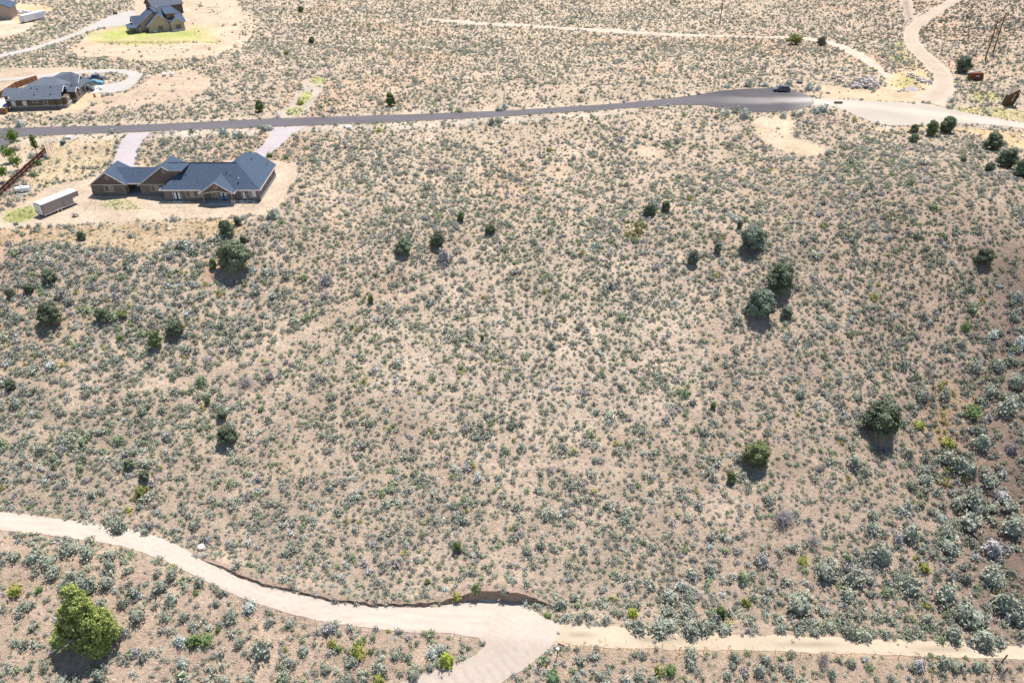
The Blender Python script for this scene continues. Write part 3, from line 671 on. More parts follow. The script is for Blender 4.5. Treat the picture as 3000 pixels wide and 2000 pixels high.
# tints
def tint_for(px, py, x, y, r):
    n = len(px); u = r.random(n)
    base = np.array((.325, .335, .255)); T = np.tile(base, (n, 1))
    T *= (1+r.normal(0, .13, n))[:, None]
    k = fbm(x, y, 14, 401)
    T = T*(1-.0)+np.stack([(k-.5)*.02, (k-.5)*.03, -(k-.5)*.03], 1)
    T[u < .12] = np.array((.35, .325, .305))*(1+r.normal(0, .12, (u < .12).sum()))[:, None]        # greyish, half dead
    T[(u > .12) & (u < .20)] = np.array((.27, .32, .18))                                           # greener
    T[(u > .20) & (u < .212)] = np.array((.34, .33, .10))                                           # yellow rabbitbrush
    pale = (u > .94); T[pale] = np.array((.45, .47, .42))
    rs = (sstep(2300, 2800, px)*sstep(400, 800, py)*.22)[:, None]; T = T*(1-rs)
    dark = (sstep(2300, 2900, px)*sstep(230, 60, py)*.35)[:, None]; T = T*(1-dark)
    gold = inpoly(px, py, GOLD_R) & (r.random(n) < .4); T[gold] = np.array((.30, .27, .09))
    mound = inpoly(px, py, [(1830, 650), (1890, 655), (1890, 700), (1850, 700), (1825, 690)]); T[mound] = np.array((.22, .22, .08))
    return np.clip(T, .02, .8)
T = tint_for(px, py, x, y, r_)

def lobed(seed, ell, nl, lr, leaf, per, name='crown', conic=.25, base=.1):
    """crown built of overlapping rounded leaf lobes; unit width, base z=0"""
    r = np.random.default_rng(seed); rx, ry, hh = ell; vs = []; fs = []; tn = []
    L = [(np.array((0, 0, hh*.45)), min(rx, ry)*.72, .3)]
    for i in range(nl):
        t = (i+.5)/nl; zc = base+(1-base)*(t**.9)*.9; a = i*2.399+r.uniform(-.3, .3)
        prof = math.sqrt(max(0, 1-(2*zc-.85)**2*.9))*(1-conic*zc); rad = prof*(.72 if i % 3 else .45)*r.uniform(.85, 1.1)
        L.append((np.array((math.cos(a)*rad*rx, math.sin(a)*rad*ry, zc*hh)), lr*r.uniform(.75, 1.25)*(1-.35*conic*zc), r.random()))
    for c, R_, tone in L:
        b = bmesh.new(); bmesh.ops.create_icosphere(b, subdivisions=1, radius=1); n = len(vs)
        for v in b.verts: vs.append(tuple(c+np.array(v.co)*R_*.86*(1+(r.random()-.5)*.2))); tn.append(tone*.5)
        for f in b.faces: fs.append(tuple(n+v.index for v in f.verts))
        b.free()
        for k in range(int(per*(R_/lr)**2)):
            d = r.normal(size=3); d /= np.linalg.norm(d)
            q = c+d*R_*(.84+.28*r.random())
            if q[2] < .01: continue
            nrm = d+r.normal(size=3)*.45; nrm /= np.linalg.norm(nrm); t = np.cross(nrm, r.normal(size=3)); t /= np.linalg.norm(t)+1e-9; e = np.cross(nrm, t); s = leaf*(.6+.8*r.random()); n = len(vs)
            vs.extend([q-t*s*.5, q+e*s*.6, q+t*s*.5, q-e*s*.6]); fs.append((n, n+1, n+2, n+3)); tn.extend([min(1, tone*.55+.45*r.random())]*4)
    me = bpy.data.meshes.new(name); me.from_pydata([tuple(map(float, p)) for p in vs], [], fs)
    at = me.attributes.new('tone', 'FLOAT', 'POINT'); at.data.foreach_set('value', tn); return me
# explicit big shrubs read from the photograph (x, y, width in photo pixels, tone)
def crop(lst, ox, oy, s): return [(ox+a/s, oy+b/s, c/s, (t[0] if t else 's')) for a, b, c, *t in lst]
BIG = crop([(475,345,130),(600,375,110),(760,395,100),(755,475,90),(100,405,90),(235,420,80),(330,440,110),(370,515,110),(500,560,110),(600,600,140),(455,600,90),(745,575,110),(1110,610,110),(1185,530,90),(1080,545,50),(1185,705,100),(925,650,90),(950,800,120),(1140,820,80),(1275,825,70),(1380,590,70),(1495,735,50),(1530,665,60),(1725,745,100,'p'),(1590,825,100),(1240,985,80,'p'),(1345,980,100,'g'),(1430,980,90,'g'),(1860,850,80),(2000,865,70),(2270,900,90,'d'),(690,1225,100),(990,1100,70),(940,1070,60,'d'),(1255,1145,70,'p'),(1255,1230,70,'g'),(1800,1040,130),(1650,1010,70),(2095,1060,80),(850,930,80),(200,750,80),(200,1175,50),(420,1270,110),(310,1170,70),(1560,1265,80),(1720,1270,90),(850,730,80),(105,640,95,'y'),(270,640,55,'g'),(1505,920,45,'g'),(1350,665,45,'g'),(820,205,110),(1030,195,70,'d'),(1000,245,60),(520,740,90),(2240,1190,60),(100,1010,60),(700,740,70)], 0, 1450, 2.352)
BIG += crop([(170,475,100,'d'),(245,520,50),(390,655,125,'y'),(190,600,70,'y'),(245,635,60,'g'),(430,580,52,'g'),(490,665,45,'g'),(680,685,80),(960,665,90,'p'),(1030,650,80,'p'),(1075,725,120,'Y'),(940,780,60),(560,775,110),(810,830,90),(710,835,50),(300,880,140),(430,870,70),(555,880,80,'y'),(1880,850,135,'G'),(2235,845,70),(345,665,70),(1510,195,80),(1295,185,80,'g'),(1145,250,70,'y'),(1945,290,90),(1840,385,60,'g'),(1975,400,90),(2080,415,80),(2180,400,60),(2290,425,80),(2040,250,70),(150,790,70),(920,130,50,'g')], 900, 1650, 2.613)
BIG += crop([(435,800,80),(435,870,60),(690,825,65),(680,870,50),(865,830,55),(1195,830,85,'d'),(835,900,70),(645,920,60),(320,890,70,'g'),(140,930,70),(220,950,60),(1000,895,70),(1250,915,60),(1740,860,80,'d'),(1890,860,70),(2080,875,70),(2225,920,70,'d'),(130,640,100),(265,640,120),(330,640,90),(440,650,110),(520,640,100),(630,650,90),(300,550,90),(410,560,90),(320,470,90),(430,490,70),(1070,500,150),(1220,320,120),(1370,360,110),(1530,230,120),(1690,110,100),(1480,80,80),(1900,100,110),(1920,180,120),(2170,370,120),(2170,310,90),(1760,200,70),(1890,460,110),(2000,560,140),(2060,590,140),(1690,410,110),(1940,690,100),(2120,720,120),(2210,740,70),(2250,500,150),(2300,560,120),(2040,30,130),(2280,60,120),(1780,600,80),(1560,690,70),(1430,690,90),(1320,660,70),(1060,640,60),(950,660,70),(1340,460,90),(1780,310,60,'y'),(980,20,110,'d'),(1150,150,90,'d'),(1080,270,60,'y'),(100,570,60,'Y'),(2170,200,110,'d'),(1630,150,70,'d'),(760,510,55,'y')], 1800, 1500, 1.96)
BIG += crop([(980,890,80),(1290,720,80),(1420,720,80),(1480,690,60),(1110,890,70),(1380,860,80),(1520,810,90),(1270,980,90,'g'),(1470,940,120),(1330,1160,100),(1120,1240,100),(1200,1270,120),(1240,1310,90),(1370,1370,100),(1390,540,60,'p'),(1550,590,80,'p'),(990,1320,80),(990,1370,80),(920,1400,70),(1060,1440,60),(1260,1480,110),(1180,1500,80),(900,1530,60),(1300,1540,90),(1390,1530,70),(1480,1510,100),(650,1330,60),(600,1270,90),(280,880,60),(610,900,60),(1310,1490,60),(1130,1160,70,'y'),(870,1050,55),(500,810,45),(1230,500,50,'g'),(960,1060,60,'y'),(1440,1460,80,'d'),(1210,600,50)], 2200, 700, 1.96)
BIG += [(955,818,40,'d'),(950,865,26,'d'),(1300,752,40,'d'),(1300,768,22,'d'),(725,1110,52,'D'),(2290,1510,70,'D'),(2720,1080,40,'d'),(1925,1100,24,'s'),(800,628,36,'s'),(880,299,20,'y'),(1610,437,18,'y'),(1130,300,0,'s')][:-1]
BIG += [(2240,248,22,'p'),(2310,243,20,'p'),(2265,241,1,'p'),(2370,257,26,'p'),(2395,259,18,'p'),(2190,248,24,'s'),(2130,252,20,'p'),(2125,328,30,'p'),(2180,338,30,'p'),(2295,338,24,'p'),(2324,335,16,'s'),(2390,325,26,'p'),(2410,318,30,'p'),(2135,325,1,'p'),(1320,318,16,'s'),(1458,320,18,'s'),(1480,311,22,'p'),(1440,358,24,'s'),(1462,350,28,'s'),(790,375,20,'p'),(1110,380,20,'y'),(1035,40,1,'s')]
BIG += [(61,363,26,'p'),(150,348,12,'s'),(562,385,16,'s'),(655,385,26,'p'),(692,390,20,'p'),(505,386,16,'p'),(95,457,20,'p'),(140,460,18,'p'),(115,478,18,'g'),(90,500,10,'s'),(47,655,14,'s'),(84,663,14,'s'),(53,677,14,'s'),(68,684,17,'s'),(92,680,11,'s'),(147,660,17,'s'),(147,680,11,'s'),(297,657,14,'p'),(422,660,13,'p'),(775,378,20,'s'),(38,510,20,'p'),(805,625,34,'p'),(790,455,18,'g'),(838,460,16,'g')]
tones = {'s': (.305, .32, .245), 'g': (.17, .235, .09), 'G': (.17, .235, .12), 'p': (.44, .47, .41), 'd': (.37, .345, .325), 'D': (.40, .38, .38), 'y': (.30, .31, .075), 'Y': (.36, .42, .07)}
words = {'s': 'grey green', 'g': 'fresh green', 'G': 'tall green', 'p': 'pale silvery', 'd': 'half dead grey', 'D': 'leafless grey', 'y': 'olive yellow', 'Y': 'bright yellow green'}
def place_name(px, py):
    if inpoly(px, py, BELOW): return 'below the lower dirt road, bottom left'
    if py > 1900 and px > 1450: return 'at the bottom edge below the track'
    if inpoly(px, py, ROCK_R): return 'on the dark rocky slope at the right'
    if px > 2500 and py > 900: return 'in the thick brush of the lower right slope'
    if py > 1640 and px > 1600: return 'on the bank just above the lower track'
    if py > 1400: return 'on the slope above the lower dirt road'
    if py < 340: return 'on the flat beyond the asphalt street'
    if py < 420: return 'on the near verge of the asphalt street'
    if py < 650: return 'on the bare ground around the big house' if px < 900 else 'on the plateau near the street'
    if px < 900: return 'on the slope below the big house'
    if px > 2100: return 'on the knoll at the right'
    return 'on the middle of the slope'
M['deadv'] = M['sage']
ex = []; used = {}
for bx, by, bw, tn_ in BIG:
    if bw < 3: continue
    p = P(bx, by+bw*.28); dist = (p-Vector((0, 0, CAMZ))).dot(Vector((0, CP, -SP)))
    d = bw*dist/FPX*1.02; ex.append((p.x, p.y, d/2, bx, by, bw, tn_))
exa = np.array([e[:3] for e in ex])
# drop random shrubs that overlap the explicit ones
dm = np.ones(len(x), bool)
for ex_, ey_, er_ in exa:
    dm &= (x-ex_)**2+(y-ey_)**2 > (er_*.8+.25)**2
# junipers list (photo px centre, width) -- crowns keep shrubs away too
TREES = [(522,528,38,'j','round dark juniper just below the big house pad'),(539,593,80,'J','largest dark juniper, broad and tall, on the slope below the big house'),(559,552,17,'j','small juniper touching the top right of the largest juniper'),(547,510,19,'j','small dark juniper right of the round one below the house pad'),
(491,610,22,'c','small green juniper left of the largest juniper'),(117,638,34,'j','low dark juniper on the left slope above two small ones'),(27,675,24,'j','small dark juniper at the left edge, left one of two'),(69,665,24,'j','small dark juniper near the left edge, right one of two'),
(118,727,54,'J','big dark juniper standing at the far left of the slope'),(237,725,38,'j','dark juniper left of a green bush on the left slope'),(405,756,44,'j','wide juniper, upper of the slanting pair on the left slope'),(360,787,37,'c','paler green juniper, lower of the slanting pair on the left slope'),
(281,723,20,'g','small green shrub just right of a dark juniper'),(188,543,22,'j','small dark juniper on the fill slope below the trailer'),(277,776,18,'g','small green shrub between two junipers on the left slope'),(291,610,15,'j','tiny dark juniper alone on the upper left slope'),
(1006,553,38,'j','tall juniper beside a grey dead shrub'),(928,569,42,'j','dark juniper left of the one beside the dead shrub'),(1059,501,22,'c','small bright juniper uphill near the plateau edge'),(1126,528,28,'j','small round juniper right of centre slope top'),
(852,690,16,'c','tiny green juniper above the faint trail'),(1108,777,12,'c','very small green juniper at mid slope'),(1493,485,30,'j','left one of two neighbouring junipers on the plateau edge'),(1529,475,27,'j','right one of two neighbouring junipers on the plateau edge'),
(1698,520,18,'c','small juniper at the upper left of the broad bluish juniper'),(1724,553,66,'J','broad bluish round juniper high on the right slope'),(1648,573,24,'c','small pointed juniper left of the broad bluish one'),(1590,598,32,'c','dark pointed juniper downhill left of the broad bluish one'),
(1788,645,68,'J','dark two lobed juniper above the leaning pair on the right slope'),(1744,703,70,'J','large pale tipped juniper below the two lobed one'),(1805,719,30,'j','small juniper just right of the large pale tipped one'),(1716,715,18,'c','little juniper at the left foot of the large pale tipped one'),
(2019,964,94,'J','huge round dark juniper alone on the right slope'),(1736,1047,64,'J','round olive juniper on the lower right slope'),(1678,1099,26,'c','small pointed juniper below the round olive one'),(1655,1407,30,'c','vivid green young juniper by the lower track'),
(2257,592,42,'j','dark juniper near the right edge above rocky ground'),(2278,330,44,'j','wide dome shaped juniper at the edge of the tan field'),(2173,293,38,'j','rounded juniper, tallest of the group beside the gravel apron'),(2138,303,32,'c','middle juniper of the group beside the gravel apron'),
(2098,300,20,'j','upper small juniper left of the gravel apron group'),(2098,321,22,'j','lower small juniper left of the gravel apron group'),(2308,371,48,'J','big spreading juniper near the right edge by the field'),(2271,386,26,'j','small round juniper just below the spreading one'),(2345,392,40,'j','juniper cut off by the right edge of the photo'),
(1827,94,34,'o','round olive juniper beside the north track'),(1886,100,22,'j','smaller dark juniper right of the olive one by the north track'),(2210,155,42,'j','dark juniper leaning over the rusty machinery'),(598,250,24,'c','spiky green juniper beyond the street near the green strip'),(898,236,27,'c','twin topped green juniper beyond the street'),
(478,922,18,'c','small green juniper above the two stacked junipers at left'),(511,953,26,'j','juniper just above the round dark one, lower left slope'),(525,1000,50,'J','round dark juniper on the lower left slope'),(298,1065,24,'j','small juniper, upper of three low left'),(333,1093,26,'j','small juniper, middle of three low left'),(325,1127,27,'o','yellow olive shrub, lowest of three low left'),
(27,886,24,'j','small juniper near the left edge at mid height'),(1051,1258,24,'c','small bright juniper alone above the road bank'),(1637,933,18,'c','small thin juniper on the lower middle slope'),(2211,369,16,'j','small dark juniper on top of the knoll'),(691,25,14,'j','small dark juniper at the top near the wash'),(659,123,14,'o','low olive shrub left of a yellow bush, top left'),(716,96,16,'j','small dark juniper right of the top left wash'),
(204,1425,138,'L','large light green leaning juniper with grey limbs at the bottom left')]
tr = []
for cx, cy, wd, kd, lb in TREES:
    s = 1.2755; cx *= s; cy *= s; wd *= s
    p = P(cx, cy+wd*(.27 if kd not in 'L' else .36)); dist = (p-Vector((0, 0, CAMZ))).dot(Vector((0, CP, -SP)))
    tr.append((p, wd*dist/FPX, kd, lb, cx, cy))
    dm &= (x-p.x)**2+(y-p.y)**2 > (wd*dist/FPX*.42)**2
x, y, z, px, py, size, T = (q[dm] for q in (x, y, z, px, py, size, T))
n = len(x)
# 300 shrubs that show largest become single things: all explicit ones first, then the biggest of the random ones
zd = y*CP-(z-CAMZ)*SP; vis = size*FPX/zd; inframe = (px > 5) & (px < 2995) & (py > 5) & (py < 1995)
score = np.where(inframe, vis, 0)
order = np.argsort(-score); nind = max(0, 300-len(ex)); ind = order[:nind]
rest = np.ones(n, bool); rest[ind] = False
sage_templates = []
def sage_thing(x_, y_, z_, d, tint, tn_, label, seed):
    rr = random.Random(seed)
    big = True
    if tn_ in ('d', 'D') : me_ = DEAD[seed % 3] if (tn_ == 'D' or rr.random() < .45) else SAGE_BIG[seed % 6]
    else: me_ = SAGE_BIG[seed % 6]
    nm = {'y': 'rabbitbrush', 'Y': 'rabbitbrush', 'd': 'dead_shrub', 'D': 'dead_shrub'}.get(tn_, 'sagebrush')
    o = bpy.data.objects.new(nm, me_); col.objects.link(o)
    o.location = (x_, y_, z_-.03); o.rotation_euler = (rr.uniform(-.12, .12), rr.uniform(-.12, .12), rr.uniform(0, 6.28))
    hgt = rr.uniform(.85, 1.25)
    o.scale = (d*rr.uniform(.95, 1.15), d*rr.uniform(.85, 1.05), d*hgt*(1.0 if tn_ in 'dD' else 1.05))
    o['tint'] = [float(c) for c in tint]
    tag(o, label, 'dead shrub' if nm == 'dead_shrub' else 'shrub', None)
    return o
allS = []
kk = 0
for ex_, ey_, er_, bx, by, bw, tn_ in ex:
    k = (1+random.gauss(0, .07)); t_ = tuple(c*k for c in tones[tn_])
    wsz = 'big' if er_*2 > 2.0 else ('middling' if er_*2 > 1.2 else 'small')
    allS.append((sage_thing(ex_, ey_, h1(ex_, ey_), er_*2, t_, tn_, '', kk), '%s %s shrub %s' % (wsz, words[tn_], place_name(bx, by)), bx, by)); kk += 1
for i in ind:
    t_ = T[i]; tn_ = 's'
    wsz = 'big' if size[i] > 2.0 else ('middling' if size[i] > 1.2 else 'small')
    if t_[2] < .12: tn_ = 'y' if t_[0] > .25 else 'g'
    elif t_[0] > .33: tn_ = 'p'
    allS.append((sage_thing(x[i], y[i], z[i], size[i]*.95, t_, tn_, '', kk), '%s %s shrub %s' % (wsz, words[tn_], place_name(px[i], py[i])), px[i], py[i])); kk += 1
LANDM = [(2575, 1230, 'the huge round juniper'), (2214, 1335, 'the round olive juniper'), (2111, 1795, 'the vivid green young juniper'), (2250, 905, 'the pale tipped juniper'), (2199, 705, 'the broad bluish juniper'),
 (2879, 755, 'the rocky ground juniper'), (670, 1275, 'the round lower left juniper'), (260, 1815, 'the light green leaning juniper'), (1480, 1800, 'the road bend'), (1640, 1910, 'the capped post'), (2920, 1950, 'the leaning wooden posts'),
 (900, 1780, 'the lower road mid stretch'), (500, 1620, 'the lower road left stretch'), (100, 1540, 'the lower road left end'), (2300, 1880, 'the lower track mid stretch'), (1950, 1870, 'the lower track near end'), (2800, 1900, 'the lower track far end'),
 (688, 756, 'the largest juniper'), (150, 927, 'the far left juniper'), (2275, 295, 'the asphalt turnaround'), (2540, 248, 'the stone pile'), (550, 500, 'the big grey house'), (145, 600, 'the box trailer'), (200, 410, 'the utility boxes'), (1280, 705, 'the juniper beside a dead shrub'),
 (2990, 1300, 'the right photo edge mid height'), (2990, 1600, 'the right photo edge lower part'), (1050, 1990, 'the bottom photo edge left of centre'), (500, 1990, 'the bottom photo edge left part'), (2200, 1990, 'the bottom photo edge right part'), (2600, 1500, 'the middle of the brushy slope'), (2300, 1650, 'the foot of the brushy slope'), (1200, 340, 'the asphalt street')]
ORD = ['leftmost', 'second from left', 'third from left', 'fourth from left', 'fifth from left', 'sixth from left', 'seventh from left', 'eighth from left', 'ninth from left', 'tenth from left']
ORV = ['upper', 'middle', 'lower']
groups = {}
for o, lb, a_, b_ in allS:
    L = min(LANDM, key=lambda q: math.hypot(q[0]-a_, q[1]-b_)); dx_, dy_ = a_-L[0], b_-L[1]
    v_ = '' if abs(dy_) < .4*abs(dx_) else ('above' if dy_ < 0 else 'below'); h_ = '' if abs(dx_) < .4*abs(dy_) else ('right of' if dx_ > 0 else 'left of')
    rel = (v_+' and '+h_) if v_ and h_ else (v_ or h_)
    near = '' if math.hypot(dx_, dy_) > 60 else 'just '
    l2 = lb.split(' shrub ')[0]+' shrub '+near+rel+' '+L[2]
    groups.setdefault(l2, []).append((o, a_, b_)); o['group'] = 'shrubs '+lb.split(' shrub ')[1]
for lb, it in groups.items():
    it.sort(key=lambda q: q[1])
    if len(it) == 1: it[0][0]['label'] = lb
    else:
        for k_, q in enumerate(it): q[0]['label'] = lb+', '+(ORD[k_] if k_ < len(it)-1 or len(it) > 2 else 'rightmost')
for o, lb, a_, b_ in allS:
    l_ = o['label'].replace('above and right of', 'above right of').replace('above and left of', 'above left of').replace('below and right of', 'below right of').replace('below and left of', 'below left of')
    if len(l_.split()) > 16: l_ = l_.replace(' just ', ' ').replace(' from left', '')
    if len(l_.split()) > 16: l_ = l_.split(' ', 1)[1]
    o['label'] = l_
# sources for the rest: undisturbed meshes of placed shrubs
def small_src(me_, nm, x_, y_, d, tint, label, cat):
    o = bpy.data.objects.new(nm, me_); col.objects.link(o); o.location = (x_, y_, h1(x_, y_)-.02); o.scale = (d, d, d); o['tint'] = tint
    tag(o, label, cat); return o
srcs = []
cand = [i for i in np.where(rest & inframe & (size > .9) & (py > 900) & (py < 1500) & (px > 900) & (px < 2100))[0]][:400:45][:6]
WHERE6 = ['first', 'second', 'third', 'fourth', 'fifth', 'sixth']
for k, i in enumerate(cand):
    srcs.append(small_src(SAGE[k], 'sagebrush', x[i], y[i], size[i], [float(c) for c in T[i]], 'small grey green sagebrush in the middle of the open slope', 'shrub')); 
    L_ = min(LANDM+[(1410, 990, 'the very small mid slope juniper'), (1340, 1605, 'the small bright juniper above the bank'), (2088, 1190, 'the thin lower slope juniper')], key=lambda q: math.hypot(q[0]-px[i], q[1]-py[i])); srcs[-1]['label'] = 'low grey green sagebrush %s %s %s' % ('above' if py[i] < L_[1] else 'below', 'left of' if px[i] < L_[0] else 'right of', L_[2])+[' nearby', ', farther off', ', low one', ', high one', ', mid one', ''][k]
    rest[i] = False
I = np.where(rest)[0]; nI = len(I)
sc3 = np.stack([size[I]*r_.uniform(.85, 1.15, nI), size[I]*r_.uniform(.85, 1.15, nI), size[I]*r_.uniform(.8, 1.2, nI)*np.where(size[I] < .6, .9, 1.05)], 1)
rot3 = np.stack([r_.uniform(-.12, .12, nI), r_.uniform(-.12, .12, nI), r_.uniform(0, 6.28, nI)], 1)
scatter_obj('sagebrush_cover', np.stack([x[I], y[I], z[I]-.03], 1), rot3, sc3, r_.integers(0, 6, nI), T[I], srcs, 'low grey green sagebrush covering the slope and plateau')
print('shrubs', nI, 'individual', len(allS))
# low tufts and dry grass between the shrubs
x2, y2, r2 = jitter_grid(-300, 300, 45, 330, .85, 55)
dn2, px2, py2, z2 = density(x2, y2)
hardn = np.zeros(x2.shape, bool)
for pl in (ROAD_LOW, STREET, SIDE_STREET, DRIVE_L, DRIVE_R, LOOP2, DRIVE3, PAD1, PAD2S, [(0, 200), (240, 200), (240, 330), (0, 330)], [(395, 0), (560, 0), (560, 95), (395, 95)]): hardn |= inpoly(px2, py2, pl)
grz = np.zeros(x2.shape)
for pl, f in ((LAWN3, .8), (GREEN_T, 1), (GREEN_H, .8), (GRASS_E, .5), (GRASS_E2, .6), (GRASS_E3, .6), (GRASS_E4, .3), (GREEN_N1, .7), (GREEN_N2, .7), (GREEN_N3, .7), (FILL, .55), (FRONTYARD, .45), (STRAW_R, .5), (GOLD_R, .4), (TAN_E2, .2), (BELOW, .25), (BELOW_R, .25)):
    grz = np.where(inpoly(px2, py2, pl), f, grz)
green_force = inpoly(px2, py2, GREEN_T) | inpoly(px2, py2, GREEN_H)
m2 = ((r2.random(x2.size) < np.maximum(grz, .30*dn2)) & (~hardn | green_force) & (px2 > -350) & (px2 < 3350) & (py2 > -50) & (py2 < 2300))
x2, y2, z2, px2, py2, grz = x2[m2], y2[m2], z2[m2], px2[m2], py2[m2], grz[m2]; n2 = len(x2)
T2 = np.tile(np.array((.30, .28, .21)), (n2, 1))*(1+r2.normal(0, .2, n2))[:, None]
def setc(poly, cset, pr=1.0):
    mm = inpoly(px2, py2, poly) & (r2.random(n2) < pr); ch = r2.integers(0, len(cset), mm.sum()); T2[mm] = np.array(cset)[ch]
setc(FILL, [(.48, .33, .14), (.36, .33, .10), (.28, .30, .09), (.50, .36, .16)]); setc(FRONTYARD, [(.48, .40, .2), (.4, .38, .16), (.3, .33, .18)])
for g_ in (LAWN3,): setc(g_, [(.40, .42, .12), (.34, .40, .08), (.48, .44, .18)])
for g_ in (GREEN_T, GREEN_H, GREEN_N1, GREEN_N2, GREEN_N3): setc(g_, [(.24, .34, .05), (.30, .38, .07), (.36, .38, .12)])
for g_ in (GRASS_E, GRASS_E2, GRASS_E3, GRASS_E4): setc(g_, [(.38, .36, .10), (.30, .33, .08), (.42, .33, .12)])
setc(STRAW_R, [(.62, .45, .25), (.58, .42, .22)]); setc(BELOW, [(.36, .30, .17), (.25, .26, .13), (.28, .24, .18)]); setc(BELOW_R, [(.36, .30, .17), (.24, .26, .10)]); setc(GOLD_R, [(.35, .28, .10)])
T2 = np.clip(T2*.95, .03, .8)
s2 = r2.uniform(.22, .5, n2)*np.where(grz > .5, 1.15, 1)
o_t = []
for k in range(3):
    a_, b_ = [(60, 632), (345, 598), (90, 622)][k]; q = P(a_, b_)
    o_t.append(small_src(TUFT[k], 'grass_clump', q.x, q.y, .7, [.26, .35, .06], ['bright green weed clump left of the box trailer', 'green weed clump in the fenced yard before the big house', 'green weed clump close to the trailer doors'][k], 'weeds'))
scatter_obj('dry_grass', np.stack([x2, y2, z2-.02], 1), np.stack([r2.uniform(-.2, .2, n2), r2.uniform(-.2, .2, n2), r2.uniform(0, 6.28, n2)], 1), np.stack([s2, s2, s2*r2.uniform(.5, 1.1, n2)], 1), r2.integers(0, 3, n2), T2, o_t, 'short dry grass, weeds and seedlings between the shrubs')
print('tufts', n2)
# loose stones
x3, y3, r3 = jitter_grid(-170, 170, 50, 215, .62, 77)
dn3, px3, py3, z3 = density(x3, y3)
pr = np.full(x3.shape, .36)*(sstep(480, 700, py3))+.03
pr += .35*inpoly(px3+(fbm(x3, y3, 5, 9)-.5)*200, py3, ROCK_R)+.15*sstep(1800, 2600, px3)*sstep(500, 800, py3)
pr += .16*(inpoly(px3, py3, BELOW) | inpoly(px3, py3, BELOW_R))+.3*inpoly(px3, py3, FILL)+.25*inpoly(px3, py3, [(1200, 700), (1900, 650), (2000, 850), (1400, 900)])
rocky = fbm(x3, y3, 6, 88); pr *= .35+1.5*sstep(.4, .65, rocky)
hd = np.zeros(x3.shape, bool)
for pl in (ROAD_LOW, STREET, SIDE_STREET, DRIVE_L, DRIVE_R, PAD1, TRACK_LOW, LOOP2): hd |= inpoly(px3, py3, pl)
m3 = (r3.random(x3.size) < pr) & ~hd & (px3 > -300) & (px3 < 3300) & (py3 < 2300)
x3, y3, z3, px3, py3 = x3[m3], y3[m3], z3[m3], px3[m3], py3[m3]; n3 = len(x3)
darkr = inpoly(px3, py3, ROCK_R)
T3 = np.where(darkr[:, None], np.array((.15, .11, .10)), np.array((.38, .285, .22)))*(1+r3.normal(0, .22, n3))[:, None]
u3 = r3.random(n3); T3[u3 < .12] = (.55, .46, .38); T3[(u3 > .12) & (u3 < .22)] = (.30, .17, .13); T3[(u3 > .9)] = (.17, .14, .13)
fl = inpoly(px3, py3, FILL) | inpoly(px3, py3, [(0, 690), (150, 690), (400, 760), (250, 800), (0, 740)]); T3[fl & (u3 > .3)] = (.58, .49, .42)
s3 = np.clip(np.exp(r3.normal(-1.75, .42, n3)), .08, .6)
boul = []
for k, (a_, b_, d_, lb) in enumerate([(528, 777, .9, 'reddish rounded boulder on the upper left slope'), (160, 1588, .7, 'pale boulder beside the lower road at the left'), (330, 845, .6, 'flat pale rock on the left slope below the pad'), (497, 673, .8, 'pale flat rock on the fill slope below the house')]):
    q = P(a_, b_); o = bpy.data.objects.new('boulder', ROCK[k]); col.objects.link(o); o.location = (q.x, q.y, q.z+d_*.12); o.scale = (d_, d_, d_*1.1); o['tint'] = [.34, .2, .15] if k == 0 else [.6, .52, .44]; tag(o, lb, 'rock'); boul.append(o)
scatter_obj('loose_stones', np.stack([x3, y3, z3+s3*.05], 1), np.stack([r3.uniform(-.4, .4, n3), r3.uniform(-.4, .4, n3), r3.uniform(0, 6.28, n3)], 1), np.stack([s3, s3, s3], 1), r3.integers(0, 4, n3), np.clip(T3*.95, .03, .8), boul, 'loose stones and rubble strewn between the shrubs')
print('stones', n3)
# ------------------------------------------------------------------ trees
def juniper_mesh(seed, kind):
    if kind == 'J': me = lobed(seed, (.5, .5, .92), 30, .17, .045, 95, conic=.2)
    elif kind == 'j': me = lobed(seed, (.5, .5, .95), 18, .20, .06, 80, conic=.3)
    elif kind == 'c': me = lobed(seed, (.46, .46, 1.0), 14, .20, .075, 70, conic=.5)
    else: me = leafy(seed, 40, 20, .10, (.52, .5, .8), core=.66, jag=.3, conic=.2, up=.3, name='crown')
    me.materials.append(M['juniper']); return me
JM = {k: [juniper_mesh(300+17*i+ord(k), k) for i in range(4 if k in 'Jj' else 3)] for k in 'Jjco'}; JM['g'] = JM['o']
JT = {'J': (.155, .18, .11), 'j': (.135, .165, .10), 'c': (.15, .195, .08), 'o': (.20, .21, .07), 'g': (.20, .25, .10)}
def trunk_mesh(seed, R_, H_):
    r = random.Random(seed); mb = MB()
    mb.tube([(0, 0, -.3), (.03, .02, H_*.3), (r.uniform(-.08, .08), 0, H_*.75)], [R_*.16, R_*.12, R_*.03], 7)
    for k in range(5):
        a = k*1.26+r.uniform(-.3, .3); L = R_*.75; z0 = H_*r.uniform(.1, .4)
        mb.tube([(0, 0, z0), (math.cos(a)*L*.5, math.sin(a)*L*.5, z0+H_*.12), (math.cos(a)*L, math.sin(a)*L, z0+H_*.3)], [R_*.07, R_*.045, R_*.015], 5)
    return mb
